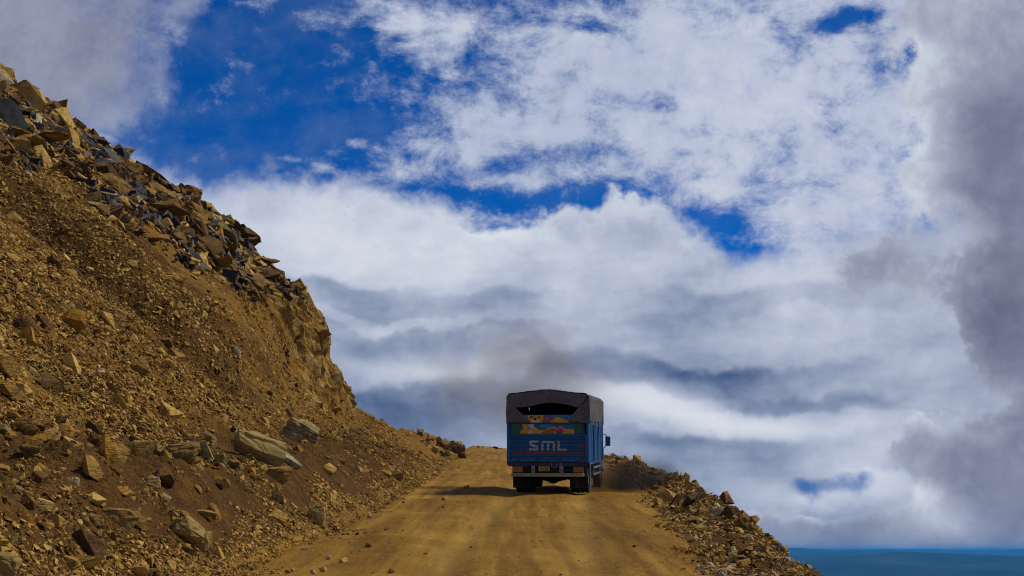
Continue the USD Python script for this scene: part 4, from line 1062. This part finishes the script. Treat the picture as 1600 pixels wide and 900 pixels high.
obj('guard_pole', tube([[1.045, 0.20, 0.76], [1.06, 0.22, 0.70], [1.05, 0.30, 0.07]], 0.022), STEEL, TP)
obj('guard_pole', tube([[1.04, 0.16, 0.765], [1.05, 0.75, 0.765]], 0.02), STEEL, TP)
obj('fuel_tank', boxm(0.50, 0.94, 2.2, 3.2, 0.34, 0.70, 0.05), BLACK, TP)
obj('battery_box', boxm(-0.92, -0.52, 2.3, 3.0, 0.38, 0.70, 0.02), BLACK, TP)
obj('tool_box', boxm(0.60, 0.965, 0.42, 0.60, 0.42, 0.70, 0.02), BLUE_DARK, TP)
obj('exhaust_pipe', tube([[0.55, 4.2, 0.42], [0.55, 3.4, 0.40], [0.80, 3.3, 0.36], [1.02, 3.28, 0.34]], 0.035), BLACK, TP)

# cab
cz = [(4.62, 0.52), (4.62, 2.02), (4.75, 2.12), (5.75, 2.12), (5.95, 2.05), (6.28, 1.28), (6.32, 0.62), (6.28, 0.50)]
cabp = Polygon(cz).buffer(-0.05).buffer(0.05, 6)
cab = trimesh.creation.extrude_polygon(cabp, 1.88, engine='earcut'); cab.vertices = cab.vertices[:, [2, 0, 1]] - np.array([0.94, 0, 0]); trimesh.repair.fix_normals(cab)
arch = trimesh.creation.cylinder(RW + 0.08, 4.0, sections=32); arch.apply_transform(trimesh.transformations.rotation_matrix(np.pi / 2, [0, 1, 0])); arch.apply_translation([0, fy, RW])
cab = trimesh.boolean.difference([cab, arch], engine='manifold')
cb = obj('cab', cab, BLUE, TP, 35); CB = cb.GetPath()
for s_ in (-1, 1):
    d1 = obj('door', boxm(s_ * 0.945 - 0.008, s_ * 0.945 + 0.008, 4.78, 5.78, 0.92, 1.30, 0.003), BLUE, CB)
    obj('door_window', boxm(s_ * 0.945 - 0.006, s_ * 0.945 + 0.006, 4.84, 5.74, 1.36, 1.98, 0.003), GLASS, CB)
    obj('door_handle', boxm(s_ * 0.965 - 0.012, s_ * 0.965 + 0.012, 4.84, 4.98, 1.22, 1.25, 0.004), STEEL, CB)
    obj('headlamp', lathe([(0.0, 0.0), (0.09, 0.01), (0.10, 0.03), (0.10, 0.07)], [0, 0, 0], 24).apply_transform(trimesh.transformations.rotation_matrix(-np.pi / 2, [0, 0, 1])).apply_translation([s_ * 0.68, 6.36, 0.82]), HEADLAMP, CB, 40)
    mx, mz = s_ * 1.10, 1.30
    mr_ = obj('mirror', boxm(mx - 0.075, mx + 0.075, 5.92, 5.98, mz - 0.13, mz + 0.15, 0.02), BLACK, TP)
    obj('mirror_glass', boxm(mx - 0.06, mx + 0.06, 5.914, 5.918, mz - 0.115, mz + 0.135), MIRROR, mr_.GetPath())
    obj('mirror_arm', tube([[s_ * 0.95, 5.95, mz + 0.22], [s_ * 1.04, 5.95, mz + 0.20], [mx, 5.95, mz + 0.10]], 0.012), BLACK, mr_.GetPath())
    obj('mirror_arm', tube([[s_ * 0.95, 5.95, mz - 0.22], [s_ * 1.03, 5.95, mz - 0.14], [mx, 5.95, mz - 0.08]], 0.012), BLACK, mr_.GetPath())
    obj('grab_rail', tube([[s_ * 0.95, 4.70, 1.15], [s_ * 1.06, 4.70, 1.13], [s_ * 1.06, 4.70, 0.80], [s_ * 0.95, 4.70, 0.78]], 0.013), STEEL, CB)
ws = np.array([[-0.80, 5.975, 2.0], [0.80, 5.975, 2.0], [0.86, 6.27, 1.33], [-0.86, 6.27, 1.33]]); nrm = np.array([0, 0.92, 0.39])
obj('windscreen', hull(np.vstack([ws + nrm * 0.006, ws + nrm * 0.016])), GLASS, CB)
obj('front_bumper', boxm(-0.96, 0.96, 6.33, 6.45, 0.42, 0.62, 0.03), STEEL, CB)


# ---------------------------------------------------------------- far country, exhaust smoke and the air between
r_ = np.concatenate([np.geomspace(300, 9000, 26), np.geomspace(9400, 34000, 70), np.geomspace(36000, 88000, 14)])[:, None]
th = np.concatenate([np.linspace(-np.pi, -0.6, 60, endpoint=False), np.linspace(-0.6, 0.7, 300, endpoint=False), np.linspace(0.7, np.pi, 60)])[None]
Xv, Yv = r_ * np.sin(th), r_ * np.cos(th)
hills_n = meshkit.fbm(np.stack([Xv / 5200, Yv / 5200, 0 * Xv], -1), 6, 91)
ridge = 1 - 2 * np.abs(meshkit.fbm(np.stack([Xv / 3100, Yv / 3100, 0 * Xv + 5], -1), 5, 92) - 0.5)
Zv = -640 + sstep(6000, 17000, r_ + 0 * Xv) * np.clip(300 * hills_n + 330 * ridge * hills_n + 300, 0, 690)
gv = Graph(); pv = gv.add('geometry'); nv = gv.noise(pv, 0.0011, 8, 0.6)
FAR = gv.build('distant_slopes', gv.add('principled_bsdf', base_color=gv.ramp(nv, [(0.35, (0.016, 0.028, 0.024)), (0.55, (0.035, 0.05, 0.035)), (0.7, (0.075, 0.075, 0.055))]), roughness=1.0, specular_ior_level=0.0))
far = usdkit.mesh(stage, '/World/far_hills', (np.stack([Xv, Yv, Zv], -1).reshape(-1, 3), quads(*Xv.shape)[:, ::-1]), FAR, True)
tag(far.GetPrim(), kind='structure')


def smoke(name, centre, radii, density, color, label, seed, bias, nscale, absorb=(0, 0, 0)):
    """A closed puff of smoke: denser towards its middle, torn by noise."""
    g = Graph(); pos = g.add('geometry')
    n = g.noise(g.add('vector_math', math_type='add', vector1=pos, vector2=(seed, 0.0, 0.0)), nscale, 4, 0.6, 0.3)
    q = g.add('vector_math', math_type='multiply_add', vector1=pos, vector2=tuple(1 / r for r in radii), vector3=tuple(-c / r for c, r in zip(centre, radii)))
    l = g.add('vector_math', math_type='length', out='value', vector1=q)
    fall = g.mr(l + (n - 0.5) * 0.5, 0.95, 0.0)
    dens = fall * g.mr(n, bias, bias + 0.35) * density
    v = g.add('principled_volume', color=color, density=dens, anisotropy=0.2, absorption_color=absorb)
    mat = g.build(name + '_air', None, v)
    m = trimesh.creation.icosphere(3, 1.0); m.vertices *= np.asarray(radii); m.apply_translation(centre)
    p = usdkit.mesh(stage, numbered('/World/' + name), m, mat)
    return tag(p.GetPrim(), label, 'smoke', None, 'stuff')


def at(px, py, y):
    d = ray(px, py); return EYE + d * (y / d[1])


c = at(812, 596, 40.6)
smoke('exhaust_haze', c, (4.3, 2.2, 2.5), 0.62, (0.52, 0.35, 0.15), 'thin brown exhaust haze hanging above the roof of the truck', 3.0, 0.32, 0.75)
c = at(985, 756, 38.6)
smoke('exhaust_smoke', c, (2.1, 2.4, 1.1), 2.6, (0.05, 0.045, 0.045), 'dark exhaust smoke rolling over the ground right of the truck', 9.0, 0.34, 1.1)

g = Graph()
HAZE = g.build('blue_air', None, g.add('principled_volume', color=(0.05, 0.42, 0.98), density=1 / 27000.0, anisotropy=0.0))
hz = boxm(-95000, 95000, -95000, 95000, -660, 75)
tag(usdkit.mesh(stage, '/World/haze', hz, HAZE).GetPrim(), kind='stuff', label='blue haze over the far valley', cat='haze')
